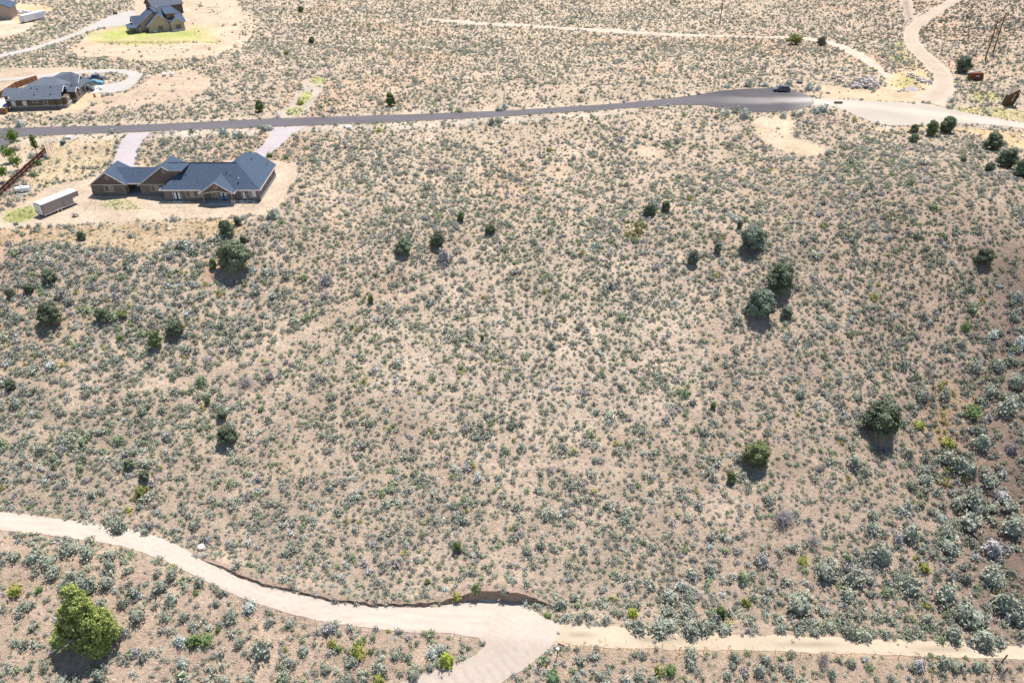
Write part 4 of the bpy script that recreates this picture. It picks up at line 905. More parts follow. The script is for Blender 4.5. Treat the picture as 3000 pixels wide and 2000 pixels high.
for k, (p, d, kd, lb, cx, cy) in enumerate(tr):
    if kd == 'L': continue
    rt = empty('juniper_tree' if kd not in 'go' else 'green_shrub', p, random.uniform(0, 6.28), lb, 'tree' if kd not in 'go' else 'shrub', 'junipers scattered over the slope and plateau' if kd not in 'go' else None)
    ms = JM[kd]; me_ = ms[k % len(ms)]
    c_ = bpy.data.objects.new('crown', me_); col.objects.link(c_); c_.parent = rt
    w_ = d*random.uniform(.98, 1.06); hh = {'J': .88, 'j': .86, 'c': 1.0, 'o': .75, 'g': .7}[kd]*random.uniform(.92, 1.08)
    c_.scale = (w_, w_*random.uniform(.9, 1.05), w_*hh); c_.location = (0, 0, .04*d)
    f_ = random.uniform(.85, 1.15); tcol = [c*f_ for c in JT[kd]]
    if 'bluish' in lb or 'pale tipped' in lb: tcol = [.17, .205, .15]
    if 'olive' in lb and kd == 'J': tcol = [.17, .19, .085]
    c_['tint'] = tcol
    trunk_mesh(k, d*.5, d*.9).build('trunk', M['bark'], rt)
# the large light green juniper at the bottom left
p, d, kd, lb, cx, cy = tr[-1]
rt = empty('juniper_tree', p, 0, lb, 'tree')
exl = []
rx = np.random.default_rng(5)
lobes = [(0, 0, .5, .30), (-.22, -.05, .26, .24), (.2, 0, .33, .28), (-.42, -.1, .12, .15), (.02, .02, .8, .20), (.30, -.05, .52, .18), (-.02, .05, 1.0, .12), (.1, -.12, .18, .26), (-.16, 0, .58, .18), (.36, .0, .26, .18), (.12, 0, .7, .15), (-.3, -.16, .3, .13), (.2, -.15, .05, .2)]
for lx, ly, lz, lr in lobes:
    for k in range(int(150*lr/.25)):
        dd = rx.normal(size=3); dd /= np.linalg.norm(dd); q = np.array((lx, ly, lz))+dd*lr*(.75+.3*rx.random()); exl.append((q, rx.random(), dd))
me_ = leafy(999, 4, 30, .020, (.3, .3, .8), core=.62, extra=exl, name='crown'); me_.materials.append(M['juniper'])
c_ = bpy.data.objects.new('crown', me_); col.objects.link(c_); c_.parent = rt; c_.scale = (d*1.0, d*1.0, d*1.18); c_.location = (.2, .3, -.2); c_['tint'] = [.34, .39, .12]
mb = trunk_mesh(77, d*.5, d*1.0); rr = random.Random(8)
mb.build('trunk', M['bark'], rt)
for k, (a0, z0, L) in enumerate([(3.6, .9, .62), (3.9, 1.3, .58), (4.3, 2.3, .5), (3.3, .6, .66), (4.6, 3.2, .42)]):
    b2 = MB(); a = a0; L *= d
    p1 = Vector((math.cos(a)*L*.5, math.sin(a)*L*.5, z0+.5)); p2 = Vector((math.cos(a)*L, math.sin(a)*L, z0+.9))
    b2.tube([(0, 0, z0), p1, p2], [.13, .08, .02], 6)
    for j in range(5):
        q = p1+(p2-p1)*(j/5); e = q+Vector((rr.uniform(-.6, .6), rr.uniform(-.7, .1), rr.uniform(.1, .6))); b2.tube([q, e], [.035, .008], 4)
    b2.build('dead_limb', M['bark_grey'], rt)
# ================================================================== buildings
class Frame:                       # local frame of a building: root empty with yaw; parts given in local metres
    def __init__(s, name, x, y, z, yaw, label, cat):
        s.o = empty(name, (x, y, z), R(yaw), label, cat)
    def add(s, name, mb, m, parent=None, **k): return mb.build(name, m, parent or s.o, **k)
SH = 'shingle'
def slab(pts, t=.16):              # roof plane: polygon top face, thickness downward
    return MB().ext([tuple(p) for p in pts], (0, 0, -t))
def plane(F, pts, m=None, label=None):
    o = F.add('roof', slab(pts), M[m or SH]); 
    if label: o['label'] = label
    return o
def edge(F, p, q, m='fascia', h=.24, w=.06): return F.add('fascia', MB().bar((p[0], p[1], p[2]+.02), (q[0], q[1], q[2]+.02), w, h), M[m])
def window(F, x, z, w_, h_, y, m='glass', name='window', n=2, fm='trim', sgn=-1, tw=.11):
    """window in a wall facing -y (sgn=-1); x centre, z sill"""
    f = MB(); y0, y1 = y-.06, y+.05
    f.box(x-w_/2-tw, x-w_/2, y0, y1, z-tw, z+h_+tw); f.box(x+w_/2, x+w_/2+tw, y0, y1, z-tw, z+h_+tw)
    f.box(x-w_/2, x+w_/2, y0, y1, z-tw, z); f.box(x-w_/2, x+w_/2, y0, y1, z+h_, z+h_+tw)
    o = F.add(name, f, M[fm])
    for k in range(n):
        a = x-w_/2+w_*k/n; b = x-w_/2+w_*(k+1)/n
        p = MB(); p.box(a+.04, b-.04, y-.02, y+.04, z+.03, z+h_-.03)
        mm = m[k] if isinstance(m, (list, tuple)) else m
        F.add('pane', p, M[mm], o)
    if n > 1:
        p = MB()
        for k in range(1, n): a = x-w_/2+w_*k/n; p.box(a-.04, a+.04, y-.045, y+.045, z, z+h_)
        F.add('mullion', p, M[fm], o)
    return o
def xwindow(F, x, y, z, w_, h_, m='glass', fm='trim', s=1, name='window', n=1):
    """window in a wall facing +x (s=1) or -x (s=-1)"""
    f = MB(); t = .11; a, b = x-.05, x+.05
    f.box(a, b, y-w_/2-t, y-w_/2, z-t, z+h_+t); f.box(a, b, y+w_/2, y+w_/2+t, z-t, z+h_+t); f.box(a, b, y-w_/2, y+w_/2, z-t, z); f.box(a, b, y-w_/2, y+w_/2, z+h_, z+h_+t)
    o = F.add(name, f, M[fm])
    for k in range(n):
        a0 = y-w_/2+w_*k/n; b0 = a0+w_/n
        F.add('pane', MB().box(x-.03, x+.03, a0+.04, b0-.04, z+.03, z+h_-.03), M[m], o)
    return o
def door(F, x, z, w_, h_, y, leaves, m, lights=True, frame='trim', leafm='dark'):
    f = MB(); t = .12
    f.box(x-w_/2-t, x-w_/2, y-.06, y+.05, z, z+h_+t); f.box(x+w_/2, x+w_/2+t, y-.06, y+.05, z, z+h_+t); f.box(x-w_/2, x+w_/2, y-.06, y+.05, z+h_, z+h_+t)
    o = F.add('door_frame', f, M[frame])
    for k in range(leaves):
        a = x-w_/2+w_*k/leaves; b = a+w_/leaves
        d = F.add('door', MB().box(a+.01, b-.01, y-.03, y+.03, z, z+h_), M[leafm], o)
        q = MB().box(a+.2, b-.2, y-.045, y-.028, z+.28, z+h_-.18)
        F.add('pane', q, M[m], o)
    return o
# ---------------- big grey house -------------------------------------------------
F = Frame('grey_house', -75.9, 169.0, 26.0, 0, 'long charcoal roofed taupe house with gables and covered patio above the slope', 'house')
def L(x, y, z): return (x+75.9, y-169.0, z-26.0)
def wall(x0, x1, y0, y1, z1, m='siding', name='wall'): return F.add(name, MB().box(*[v for v in (x0+75.9, x1+75.9, y0-169, y1-169, -.4, z1-26.0)]), M[m])
EV = 28.75
# left wing (A)
wall(-95.3, -87.6, 169.15, 176.5, 28.7)
F.add('gable', MB().ext([L(-95.1, 169.05, 28.75), L(-87.7, 169.05, 28.75), L(-91.2, 169.05, 31.35)], (0, .2, 0)), M['siding_dark'])
for k in range(9):
    xx = -94.3+k*.72; hh = 31.3-abs(xx+91.2)*.7
    if hh > 28.95: F.add('batten', MB().box(xx+75.9-.03, xx+75.9+.03, 0, .06, 2.78, hh-26-.1), M['siding_dark'])
AR = 31.7
plane(F, [L(-95.6, 168.65, 28.65), L(-91.2, 168.65, AR), L(-91.2, 176.0, AR), L(-95.6, 176.8, 28.65)])
plane(F, [L(-91.2, 168.65, AR), L(-86.9, 168.65, 28.65), L(-86.9, 176.8, 28.65), L(-91.2, 176.0, AR)])
edge(F, L(-95.6, 168.62, 28.65), L(-91.2, 168.62, AR), 'trim'); edge(F, L(-91.2, 168.62, AR), L(-87.2, 168.62, 28.85), 'trim'); edge(F, L(-95.63, 168.65, 28.65), L(-95.63, 176.8, 28.65))
F.add('trim_band', MB().box(-95.35+75.9, -87.9+75.9, -.08, .0, 2.62, 2.78), M['trim'])
window(F, -91.4+75.9, 1.05, 1.85, 1.25, .1, ['glass', 'glass_tan']); window(F, -91.1+75.9, 4.1, .42, .55, .0, 'dark', 'gable_vent', 1)
# breezeway
plane(F, [L(-91.0, 169.5, EV+.02), L(-82.2, 169.5, EV+.02), L(-80.4, 173.2, 31.25), L(-91.0, 173.2, 31.25)])
plane(F, [L(-91.0, 173.2, 31.25), L(-80.4, 173.2, 31.25), L(-80.4, 176.8, 28.75), L(-91.0, 176.8, 28.75)])
edge(F, L(-88.2, 169.45, EV+.04), L(-84.4, 169.45, EV+.04))
F.add('wall', MB().box(-87.75+75.9, -87.58+75.9, .9, 7.5, -.4, 2.6), M['siding_olive'])
F.add('post', MB().box(-87.5+75.9, -87.3+75.9, .7, .9, -.1, 2.6), M['trim_dark']); F.add('patio_slab', MB().box(-87.5+75.9, -84.45+75.9, .2, 9, -.2, .08), M['footing'])
# middle wing (B)
BR = 33.1; bx_ = -78.1
wall(-84.3, -75.0, 169.15, 176, 28.75)
F.add('gable', MB().ext([L(-84.0, 169.05, 28.8), L(-78.2, 169.05, 28.8), L(-74.0, 169.05, 31.95), L(-77.0, 169.05, 31.95), L(bx_, 169.05, 32.75)], (0, .2, 0)), M['siding_dark'])
for k in range(14):
    xx = -83.4+k*.72; hh = 32.7-(bx_-xx)*.7 if xx < bx_ else 31.95
    lo = 28.84 if xx < -78.2 else 28.9+(xx+78.2)*.75
    if hh > lo+.2: F.add('batten', MB().box(xx+75.9-.03, xx+75.9+.03, 0, .06, lo-26, hh-26-.1), M['siding_dark'])
plane(F, [L(-84.6, 168.65, 28.62), L(bx_, 168.65, BR), L(bx_, 175.4, BR), L(-84.6, 176.8, 28.62)])
plane(F, [L(bx_, 168.65, BR), L(-76.85, 168.65, 32.2), L(-76.85, 171.9, 32.2), L(bx_, 171.9, BR)])
plane(F, [L(bx_, 171.9, BR), L(-72.1, 171.9, 28.9), L(-72.1, 176.8, 28.9), L(bx_, 175.4, BR)])
edge(F, L(-84.6, 168.62, 28.62), L(bx_, 168.62, BR), 'trim'); edge(F, L(bx_, 168.62, BR), L(-76.85, 168.62, 32.2), 'trim')
F.add('trim_band', MB().box(-84.45+75.9, -77.6+75.9, -.08, .0, 2.70, 2.84), M['trim'])
window(F, -80.9+75.9, 1.15, 1.7, 1.2, .1, ['glass', 'glass_tan']); window(F, -77.95+75.9, 5.6, .42, .55, .0, 'dark', 'gable_vent', 1)
# main body (C): hipped at its left end
MR = 32.9; my = 171.7; sl = (MR-28.75)/(my-165.75)
def zf(y_): return MR-(my-y_)*sl
plane(F, [L(-78.55, 165.75, 28.75), L(-56.2, 165.75, 28.75), L(-62.15, my, MR), L(-72.6, my, MR)])
plane(F, [L(-78.55, 165.75, 28.73), L(-75.55, 168.75, 30.83), L(-78.55, 168.75, 28.73)])
plane(F, [L(-76.9, 168.7, 32.14), L(-73.7, 168.7, 32.14), L(-72.6, my, MR-.01), L(-77.6, my, MR-.01)])
plane(F, [L(-77.6, my, MR), L(-62.15, my, MR), L(-62.15, 177.5, 28.9), L(-77.6, 177.5, 28.9)])
edge(F, L(-78.55, 165.72, 28.78), L(-69.3, 165.72, 28.78)); edge(F, L(-61.4, 165.72, 28.78), L(-56.2, 165.72, 28.78)); edge(F, L(-78.58, 165.75, 28.78), L(-78.58, 169.0, 28.78)); edge(F, L(-76.9, 168.66, 32.14), L(-73.7, 168.66, 32.14), 'trim_dark')
F.add('ridge_cap', MB().bar(L(-77.6, my, MR+.05), L(-62.15, my, MR+.05), .3, .12), M['dark'])
wall(-77.9, -56.5, 166.2, 180.0, 28.7)
# right wing
rX = -62.15
plane(F, [L(rX, my, MR), L(-56.15, 165.75, 28.75), L(-56.15, 181.0, 28.75), L(-60.45, 181.0, 31.76), L(-61.4, 179.2, 32.4), L(rX, 178.1, MR)])
plane(F, [L(rX, my, MR), L(rX, 178.1, MR), L(-68.2, 178.1, 28.75), L(-68.2, my+.5, 28.75)])
plane(F, [L(-61.4, 179.2, 32.35), L(-60.45, 181.0, 31.7), L(-65, 181.0, 28.9), L(-66.3, 178.2, 28.9)])
edge(F, L(-56.12, 165.75, 28.78), L(-56.12, 181.2, 28.78))
F.add('foundation', MB().box(-56.55+75.9, -56.42+75.9, -2.7, 11.2, -.4, .95), M['footing'])
F.add('corner_board', MB().box(-56.62+75.9, -56.4+75.9, -2.9, -2.7, -.2, 2.7), M['trim_dark']); F.add('corner_board', MB().box(-95.36+75.9, -95.2+75.9, .06, .2, -.2, 2.7), M['trim_dark'])
for yy in (168.0, 171.5, 176.6): xwindow(F, -56.47+75.9, yy-169, 1.45, .55, 1.0, 'glass', 'trim_dark')
# front doors and windows of the main body
yw = 166.2-169
door(F, -75.0+75.9, .15, 1.75, 2.05, yw, 2, 'glass_pale'); window(F, -71.2+75.9, 1.0, 3.4, 1.35, yw, ['glass', 'glass_tan', 'glass', 'glass_tan'], n=4)
window(F, -66.6+75.9, 1.05, 1.3, 1.35, yw, 'glass_tan', n=1); o_ = door(F, -64.6+75.9, .15, 1.75, 2.05, yw, 2, 'glass_pale')
for k_ in range(2): F.add('film', MB().box(-65.475+75.9+k_*.875+.2, -65.475+75.9+k_*.875+.675, yw-.06, yw-.046, .45, 1.2), M['glass_blue'], o_)
door(F, -60.0+75.9, .2, .95, 2.05, yw, 1, 'glass_pale'); window(F, -58.1+75.9, .95, 1.5, 1.55, yw, ['glass_tan', 'glass_pale'], n=2)
F.add('step', MB().box(-76.1+75.9, -73.8+75.9, yw-1.3, yw, -.25, .12), M['concrete']); F.add('step', MB().box(-61.0+75.9, -59.1+75.9, yw-1.2, yw, -.25, .15), M['concrete'])
# covered patio
PX = -65.35; py0 = 164.15
plane(F, [L(-69.25, py0, 28.62), L(PX, py0, 31.2), L(PX, 169.4, 31.2), L(-69.25, 165.9, 28.62)]); plane(F, [L(PX, py0, 31.2), L(-61.45, py0, 28.62), L(-61.45, 165.9, 28.62), L(PX, 169.4, 31.2)])
edge(F, L(-69.25, py0-.03, 28.62), L(PX, py0-.03, 31.2), 'trim'); edge(F, L(PX, py0-.03, 31.2), L(-61.45, py0-.03, 28.62), 'trim'); edge(F, L(-61.42, py0, 28.64), L(-61.42, 165.8, 28.64)); edge(F, L(-69.28, py0, 28.64), L(-69.28, 165.8, 28.64))
F.add('gable', MB().ext([L(-68.6, py0+.3, 28.75), L(PX, py0+.3, 30.85), L(-62.1, py0+.3, 28.75), L(PX, py0+.3, 29.2)], (0, .15, 0)), M['siding_dark'])
F.add('arch_beam', MB().ext([L(-68.8, py0+.22, 28.42), L(PX, py0+.22, 29.0), L(-61.9, py0+.22, 28.42), L(-61.9, py0+.22, 28.6), L(PX, py0+.22, 29.2), L(-68.8, py0+.22, 28.6)], (0, .25, 0)), M['trim'])
window(F, PX+75.9, 3.85, .42, .45, py0+.3-169, 'dark', 'gable_vent', 1)
for xx in (-68.5, -62.2):
    F.add('column', MB().box(xx+75.9-.15, xx+75.9+.15, py0+.3-169, py0+.6-169, 1.0, 2.6), M['trim_dark']); F.add('column_base', MB().box(xx+75.9-.38, xx+75.9+.38, py0+.1-169, py0+.86-169, -.4, 1.0), M['stone_pale' if xx > -65 else 'stone'])
F.add('patio_slab', MB().box(-68.9+75.9, -61.8+75.9, py0-.1-169, yw, -.4, .14), M['concrete'])
for (vx, vy, vh) in ((-73.2, 168.9, .35), (-70.2, 173.0, .3), (-64.2, 169.3, .45), (-63.2, 169.0, .2), (-60.3, 176.5, .5), (-57.6, 178.6, .4)):
    zz = zf(my-abs(vy-my)) if vx < -62.15 else MR-(vx+62.15)*.69
    F.add('roof_vent', MB().tube([L(vx, vy, zz-.1), L(vx, vy, zz+vh)], .09, 8), M['dark'])
zz = zf(167.6); F.add('flue', MB().tube([L(-61.0, 167.6, zz-.1), L(-61.0, 167.6, zz+.75)], .11, 8).tube([L(-61.0, 167.6, zz+.7), L(-61.0, 167.6, zz+.9)], .18, 8), M['steel'])
F.add('gas_meter', MB().box(-95.75+75.9, -95.4+75.9, .6, 1.3, 0, 1.0), M['steel'])
for xx, mm in ((-73.9, 'dark'), (-60.6+1.1, 'dark'), (-66.0+.3, 'dark')): F.add('wall_lamp', MB().box(xx+75.9-.08, xx+75.9+.08, yw-.2, yw, 1.95, 2.25), M[mm])
# ---------------- olive house ------------------------------------------------------
F = Frame('olive_house', -142.8, 225.2, h1(-136, 229)-.0, 6.5, 'olive brown house with stone base and dark hipped roof beyond the street', 'house')
z0 = F.o.location.z; Wd = 14.1
def bx(*a): return MB().box(*a)
F.add('wall', bx(0, Wd, 0, 12, .9, 2.9), M['siding_olive']); F.add('stone_base', bx(-.1, Wd+.1, -.12, 12, -.6, .95), M['stone']); F.add('trim_band', bx(-.14, Wd+.14, -.18, .05, .95, 1.07), M['trim'])
F.add('wall', bx(Wd, Wd+1.9, 6.3, 14, .9, 2.9), M['siding_olive']); F.add('stone_base', bx(Wd, Wd+2.0, 6.2, 14, -.6, .95), M['stone_pale'])
F.add('wall', bx(Wd-.1, Wd+1.2, .9, 4.2, .9, 2.8), M['siding_olive']); F.add('stone_base', bx(Wd-.1, Wd+1.3, .8, 4.3, -.6, .95), M['stone_pale']); F.add('trim_band', bx(Wd+1.25, Wd+1.4, .75, 4.4, .95, 1.07), M['trim'])
for wx, wz, ww, wh, mm in ((1.2, 1.2, .95, 1.45, 'glass_pale'), (4.2, 1.2, .95, 1.45, 'glass_pale'), (7.2, 1.95, 1.5, .5, 'glass'), (9.9, 1.25, .95, 1.35, 'glass')): window(F, wx, wz, ww, wh, 0, [mm], n=1)
SH = 'shingle2'
ex_ = .55; rz = 5.45
plane(F, [(-.55, -.55, 2.85), (14.6, -.55, 2.85), (13.6, 4.6, rz), (5.4, 4.6, rz)])
plane(F, [(-.55, -.55, 2.85), (5.4, 4.6, rz), (-.55, 9.8, 2.85)])
plane(F, [(5.4, 4.6, rz), (13.6, 4.6, rz), (13.6, 4.75, rz-.05), (10.3, 9.2, 6.5), (7.6, 9.2, 6.5)])
plane(F, [(5.4, 4.6, rz), (7.6, 9.2, 6.5), (-.2, 16.5, 2.85), (-.5, 9.5, 2.85)])
plane(F, [(10.3, 9.2, 6.5), (13.6, 4.7, rz-.05), (14.6, 5.2, 3.4), (14.6, 10, 4.4)])
plane(F, [(7.6, 9.2, 6.5), (10.3, 9.2, 6.5), (12, 17, 2.85), (-.2, 17, 2.85)])
plane(F, [(11.2, 13.0, 6.7), (14.2, 13.0, 6.7), (16.7, 8.2, 3.0), (14.4, 8.2, 3.0), (9.6, 9.6, 6.2)])
plane(F, [(14.2, 13.0, 6.7), (16.7, 8.2, 3.0), (16.9, 18.0, 3.0)]); plane(F, [(11.2, 13, 6.7), (14.2, 13, 6.7), (16.9, 18.0, 3.0), (6.5, 18, 3.0)])
F.add('wall', bx(8, 16.2, 13, 18, -.5, 2.8), M['siding_olive'])
# entry gables
for gx, gy, gz, gw in ((13.0, 4.4, 5.3, 2.2), (15.5, 6.6, 4.15, 1.7), (14.6, 13.6, 5.6, 3.0)):
    zl = gz-gw*.55
    plane(F, [(gx-2.6, gy, gz), (gx+1.3, gy, gz), (gx+1.3, gy-gw, zl), (gx-1.6, gy-gw, zl)]); plane(F, [(gx-2.6, gy, gz), (gx+1.3, gy, gz), (gx+1.3, gy+gw, zl), (gx-1.6, gy+gw, zl)])
    F.add('gable', MB().ext([(gx+1.0, gy-gw*.85, zl), (gx+1.0, gy+gw*.85, zl), (gx+1.0, gy, gz-.2)], (-.15, 0, 0)), M['siding_olive'])
    edge(F, (gx+1.34, gy, gz), (gx+1.34, gy-gw, zl), 'white'); edge(F, (gx+1.34, gy, gz), (gx+1.34, gy+gw, zl), 'white')
xwindow(F, Wd+1.25, 2.4, 1.3, .8, 1.2, 'glass', 'white'); xwindow(F, Wd+1.95, 7.4, .9, 1.1, 1.7, 'glass', 'trim')
F.add('garage_door', bx(16.22, 16.3, 13.6, 17.2, 0, 2.3), M['trim']); F.add('garage_door', bx(15.92, 16.0, 9.6, 12.4, 0, 2.3), M['trim'])
# left porch
plane(F, [(-3.2, 3.6, 2.9), (1.5, 3.6, 2.9), (3.0, 7.0, 4.3), (-3.2, 7.0, 4.3)]); plane(F, [(-3.2, 7.0, 4.3), (3.0, 7.0, 4.3), (1.5, 11, 2.9), (-3.2, 11, 2.9)])
F.add('column', bx(-2.6, -2.0, 3.9, 4.5, -.5, 2.8), M['siding_olive']); F.add('column', bx(-2.6, -2.0, 10, 10.6, -.5, 2.8), M['siding_olive'])
F.add('downpipe', bx(12.7, 12.78, -.2, -.1, -.1, 2.8), M['dark'])
for vx, vy in ((5.6, 3.6), (10.9, 3.8), (7.3, 3.2), (11.4, 1.2), (6.9, 1.2)):
    zz = 2.85+min(1, (vy+.55)/5.15)*(rz-2.85); F.add('roof_vent', bx(vx-.2, vx+.2, vy-.16, vy+.16, zz-.1, zz+.16), M['dark'])
sheet('olive_house_pad', [(231, 275), (232, 268), (238, 250), (250, 247), (309, 249), (286, 273)], M['concrete'], .09, 2, 'pale concrete parking slab beside the olive house')
sheet('olive_house_patio', [(-40, 300), (0, 294), (24, 291), (34, 322), (0, 327), (-40, 330)], M['concrete'], .09, 2, 'white patio slab at the left end of the olive house')
# ---------------- tan gabled house ---------------------------------------------------
F = Frame('tan_house', -150.0, 345.0, 21.3, 31, 'tan two storey house with steep gables, dormer and chimney on a green lawn', 'house')
F.o.location.z = h1(-146, 350)-.1
def gable_roof(u0, u1, v0, v1, ez, az, ov=.45, mm=None, apex=None):
    """gable facing -v with ridge along v; eaves at u0,u1"""
    ax = (u0+u1)/2 if apex is None else apex
    plane(F, [(u0-ov, v0-ov, ez), (ax, v0-ov, az), (ax, v1, az), (u0-ov, v1, ez)]); plane(F, [(ax, v0-ov, az), (u1+ov, v0-ov, ez), (u1+ov, v1, ez), (ax, v1, az)])
    edge(F, (u0-ov, v0-ov-.03, ez), (ax, v0-ov-.03, az), 'trim', .22); edge(F, (ax, v0-ov-.03, az), (u1+ov, v0-ov-.03, ez), 'trim', .22)
SH = 'shingle'
# front main gable
F.add('wall', bx(0, 8.4, 0, 9, -.8, 2.9), M['siding_tan']); F.add('gable', MB().ext([(0, -.02, 2.9), (8.4, -.02, 2.9), (8.4, -.02, 3.9), (4.5, -.02, 6.75)], (0, .2, 0)), M['siding_tan'])
plane(F, [(-.9, -.5, 2.55), (4.5, -.5, 7.0), (4.5, 9, 7.0), (-.9, 9, 2.55)]); plane(F, [(4.5, -.5, 7.0), (9.0, -.5, 3.6), (9.0, 8, 3.6), (4.5, 9, 7.0)])
edge(F, (-.9, -.53, 2.55), (4.5, -.53, 7.0), 'trim', .22); edge(F, (4.5, -.53, 7.0), (9.0, -.53, 3.6), 'trim', .22)
window(F, 4.6, .9, 1.7, 1.5, -.02, 'glass', n=2, fm='trim_dark')
# right wing gable
F.add('wall', bx(8.6, 14.0, -1.2, 8, -.8, 3.1), M['siding_tan']); F.add('gable', MB().ext([(8.6, -1.22, 3.1), (14.0, -1.22, 3.1), (11.3, -1.22, 4.75)], (0, .2, 0)), M['siding_tan'])
gable_roof(8.6, 14.0, -1.2, 6, 2.95, 5.0)
window(F, 11.5, .9, 1.9, 1.5, -1.22, 'glass', n=3, fm='trim_dark')
F.add('white_skirt', bx(8.7, 14.1, -1.34, -1.24, -.6, .55), M['white']); F.add('white_skirt', bx(1.6, 2.6, -.12, -.04, -.6, .8), M['white'])
# big roof behind
F.add('wall', bx(-2, 14.6, 4, 15, -.8, 4.2), M['siding_tan'])
plane(F, [(8.9, -.6, 3.1), (15.2, .6, 3.1), (15.2, 7.6, 5.0), (11.4, 9.0, 8.4), (4.9, 9.0, 8.4)]); plane(F, [(11.4, 9.0, 8.4), (15.6, 7.4, 4.4), (15.6, 11, 4.4)])
plane(F, [(3.0, 9.0, 8.4), (11.4, 9.0, 8.4), (15.6, 17, 3.4), (-1, 17, 3.4)]); plane(F, [(4.9, 9.0, 8.4), (8.9, -.6, 3.1), (4.4, .5, 6.8), (3.0, 9, 8.4)])
# second front gable set back at the left
F.add('gable', MB().ext([(-3.4, 3.2, 1.0), (4.4, 3.2, 1.0), (4.4, 3.2, 6.2), (2.9, 3.2, 7.3), (-3.4, 3.2, 2.7)], (0, .2, 0)), M['siding_tan'])
plane(F, [(-4.3, 2.7, 2.6), (2.9, 2.7, 7.6), (2.9, 12, 7.6), (-4.3, 12, 2.6)]); plane(F, [(2.9, 2.7, 7.6), (5.0, 2.7, 6.2), (5.0, 10, 6.2), (2.9, 12, 7.6)]); edge(F, (-4.3, 2.66, 2.6), (2.9, 2.66, 7.6), 'trim', .2)
# left cross gable facing -u
F.add('gable', MB().ext([(-4.4, 5.6, 2.2), (-4.4, 12.6, 2.2), (-4.4, 9.3, 5.3)], (.2, 0, 0)), M['siding_tan']); F.add('wall', bx(-4.3, 0, 4, 14, -.8, 2.6), M['siding_tan'])
plane(F, [(-4.9, 9.3, 5.6), (1.5, 9.3, 5.6), (-.5, 5.0, 2.6), (-4.9, 5.0, 2.6)]); plane(F, [(-4.9, 9.3, 5.6), (3.5, 9.3, 5.6), (3.5, 14, 2.6), (-4.9, 14, 2.6)])
edge(F, (-4.94, 9.3, 5.6), (-4.94, 5.0, 2.6), 'trim', .2); edge(F, (-4.94, 9.3, 5.6), (-4.94, 14, 2.6), 'trim', .2)
# porch
plane(F, [(-7.6, 1.6, 2.5), (-2.2, 1.6, 2.5), (-4.4, 9.5, 3.2), (-7.6, 9.5, 2.5)], label='dark shaded porch roof')
for pu, pv in ((-7.2, 2.0), (-7.2, 5.0), (-7.2, 8.6), (-3.2, 1.9)): F.add('porch_post', bx(pu-.12, pu+.12, pv-.12, pv+.12, -.6, 2.5), M['trim_dark' if pu < -5 else 'trim'])
F.add('porch_floor', bx(-7.6, -.1, 1.6, 9, -.7, .05), M['footing'])
xwindow(F, -.03, 1.6, .9, .9, 1.3, 'glass', 'trim_dark', -1); F.add('front_door', bx(-.08, -.01, 2.6, 3.5, 0, 2.1), M['rust'])
# dormer
F.add('dormer_wall', bx(8.2, 11.4, 2.3, 7, 4.2, 6.5), M['wood_orange']); plane(F, [(7.6, 1.7, 6.45), (12.0, 1.7, 6.45), (11.6, 7.6, 7.9), (7.6, 7.6, 7.9)]); window(F, 9.8, 4.75, 1.9, 1.25, 2.3, 'glass', n=2, fm='wood_orange')
F.add('chimney', bx(4.9, 5.7, 3.2, 4.0, 5.5, 9.2), M['stone_pale']); F.add('flue', MB().tube([(5.3, 3.6, 9.1), (5.3, 3.6, 9.8)], .22, 8), M['steel'])
# ---------------- barn behind it ------------------------------------------------------
F = Frame('barn', -160.6, 379.0, h1(-158, 384)-.2, 40, 'dark board barn with blue grey roof behind the tan house', 'barn')
F.add('wall', bx(0, 13, 0, 10, -.5, 4.6), M['barn']); F.add('gable', MB().ext([(-.02, 0, 4.6), (-.02, 10, 4.6), (-.02, 5, 7.6)], (.2, 0, 0)), M['barn'])
plane(F, [(-.6, -.6, 4.3), (13.6, -.6, 4.3), (13.6, 5, 7.9), (-.6, 5, 7.9)], 'shingle2'); plane(F, [(-.6, 10.6, 4.3), (13.6, 10.6, 4.3), (13.6, 5, 7.9), (-.6, 5, 7.9)], 'shingle2')
F.add('barn_door', bx(-.1, -.02, 3.5, 4.2, 0, 2.4), M['black']); F.add('barn_door', bx(-.1, -.02, 6.4, 7.6, 0, 2.2), M['wood_orange'])
edge(F, (-.63, -.6, 4.3), (-.63, 5, 7.9), 'trim_dark', .2); edge(F, (-.63, 10.6, 4.3), (-.63, 5, 7.9), 'trim_dark', .2)
# ---------------- house cut by the corner ----------------------------------------------
F = Frame('corner_house', -221.8, 373.1, h1(-224, 376)-.1, 14, 'tan stucco house with dark eaves cut off by the top left corner', 'house')
F.add('wall', bx(-16, 0, 0, 10, -.5, 5.0), M['siding_tan']); F.add('gable', MB().ext([(-16, -.02, 5.0), (0, -.02, 5.0), (-8, -.02, 8.6)], (0, .2, 0)), M['siding_tan'])
plane(F, [(-8, -.8, 9.0), (1.1, -.8, 5.0), (1.1, 10.8, 5.0), (-8, 10.8, 9.0)]); plane(F, [(-8, -.8, 9.0), (-17.1, -.8, 5.0), (-17.1, 10.8, 5.0), (-8, 10.8, 9.0)]); edge(F, (-8, -.84, 9.0), (1.1, -.84, 5.0), 'dark', .25)
window(F, -5.8, .9, 2.9, 1.5, -.02, 'glass', n=3, fm='trim')
F.add('bench_sill', bx(-2.2, -.2, -1.2, -.2, .2, .3), M['white'])
# ================================================================== things on the ground
def root(name, px, py, yaw, label, cat, group=None, zoff=0):
    p = P(px, py); return empty(name, (p.x, p.y, p.z+zoff), R(yaw), label, cat, group)
def disk(mb, c, r, ax, h, n=14):       # short cylinder along axis
    c = Vector(c); ax = Vector(ax).normalized(); return mb.tube([c-ax*h/2, c+ax*h/2], r, n)
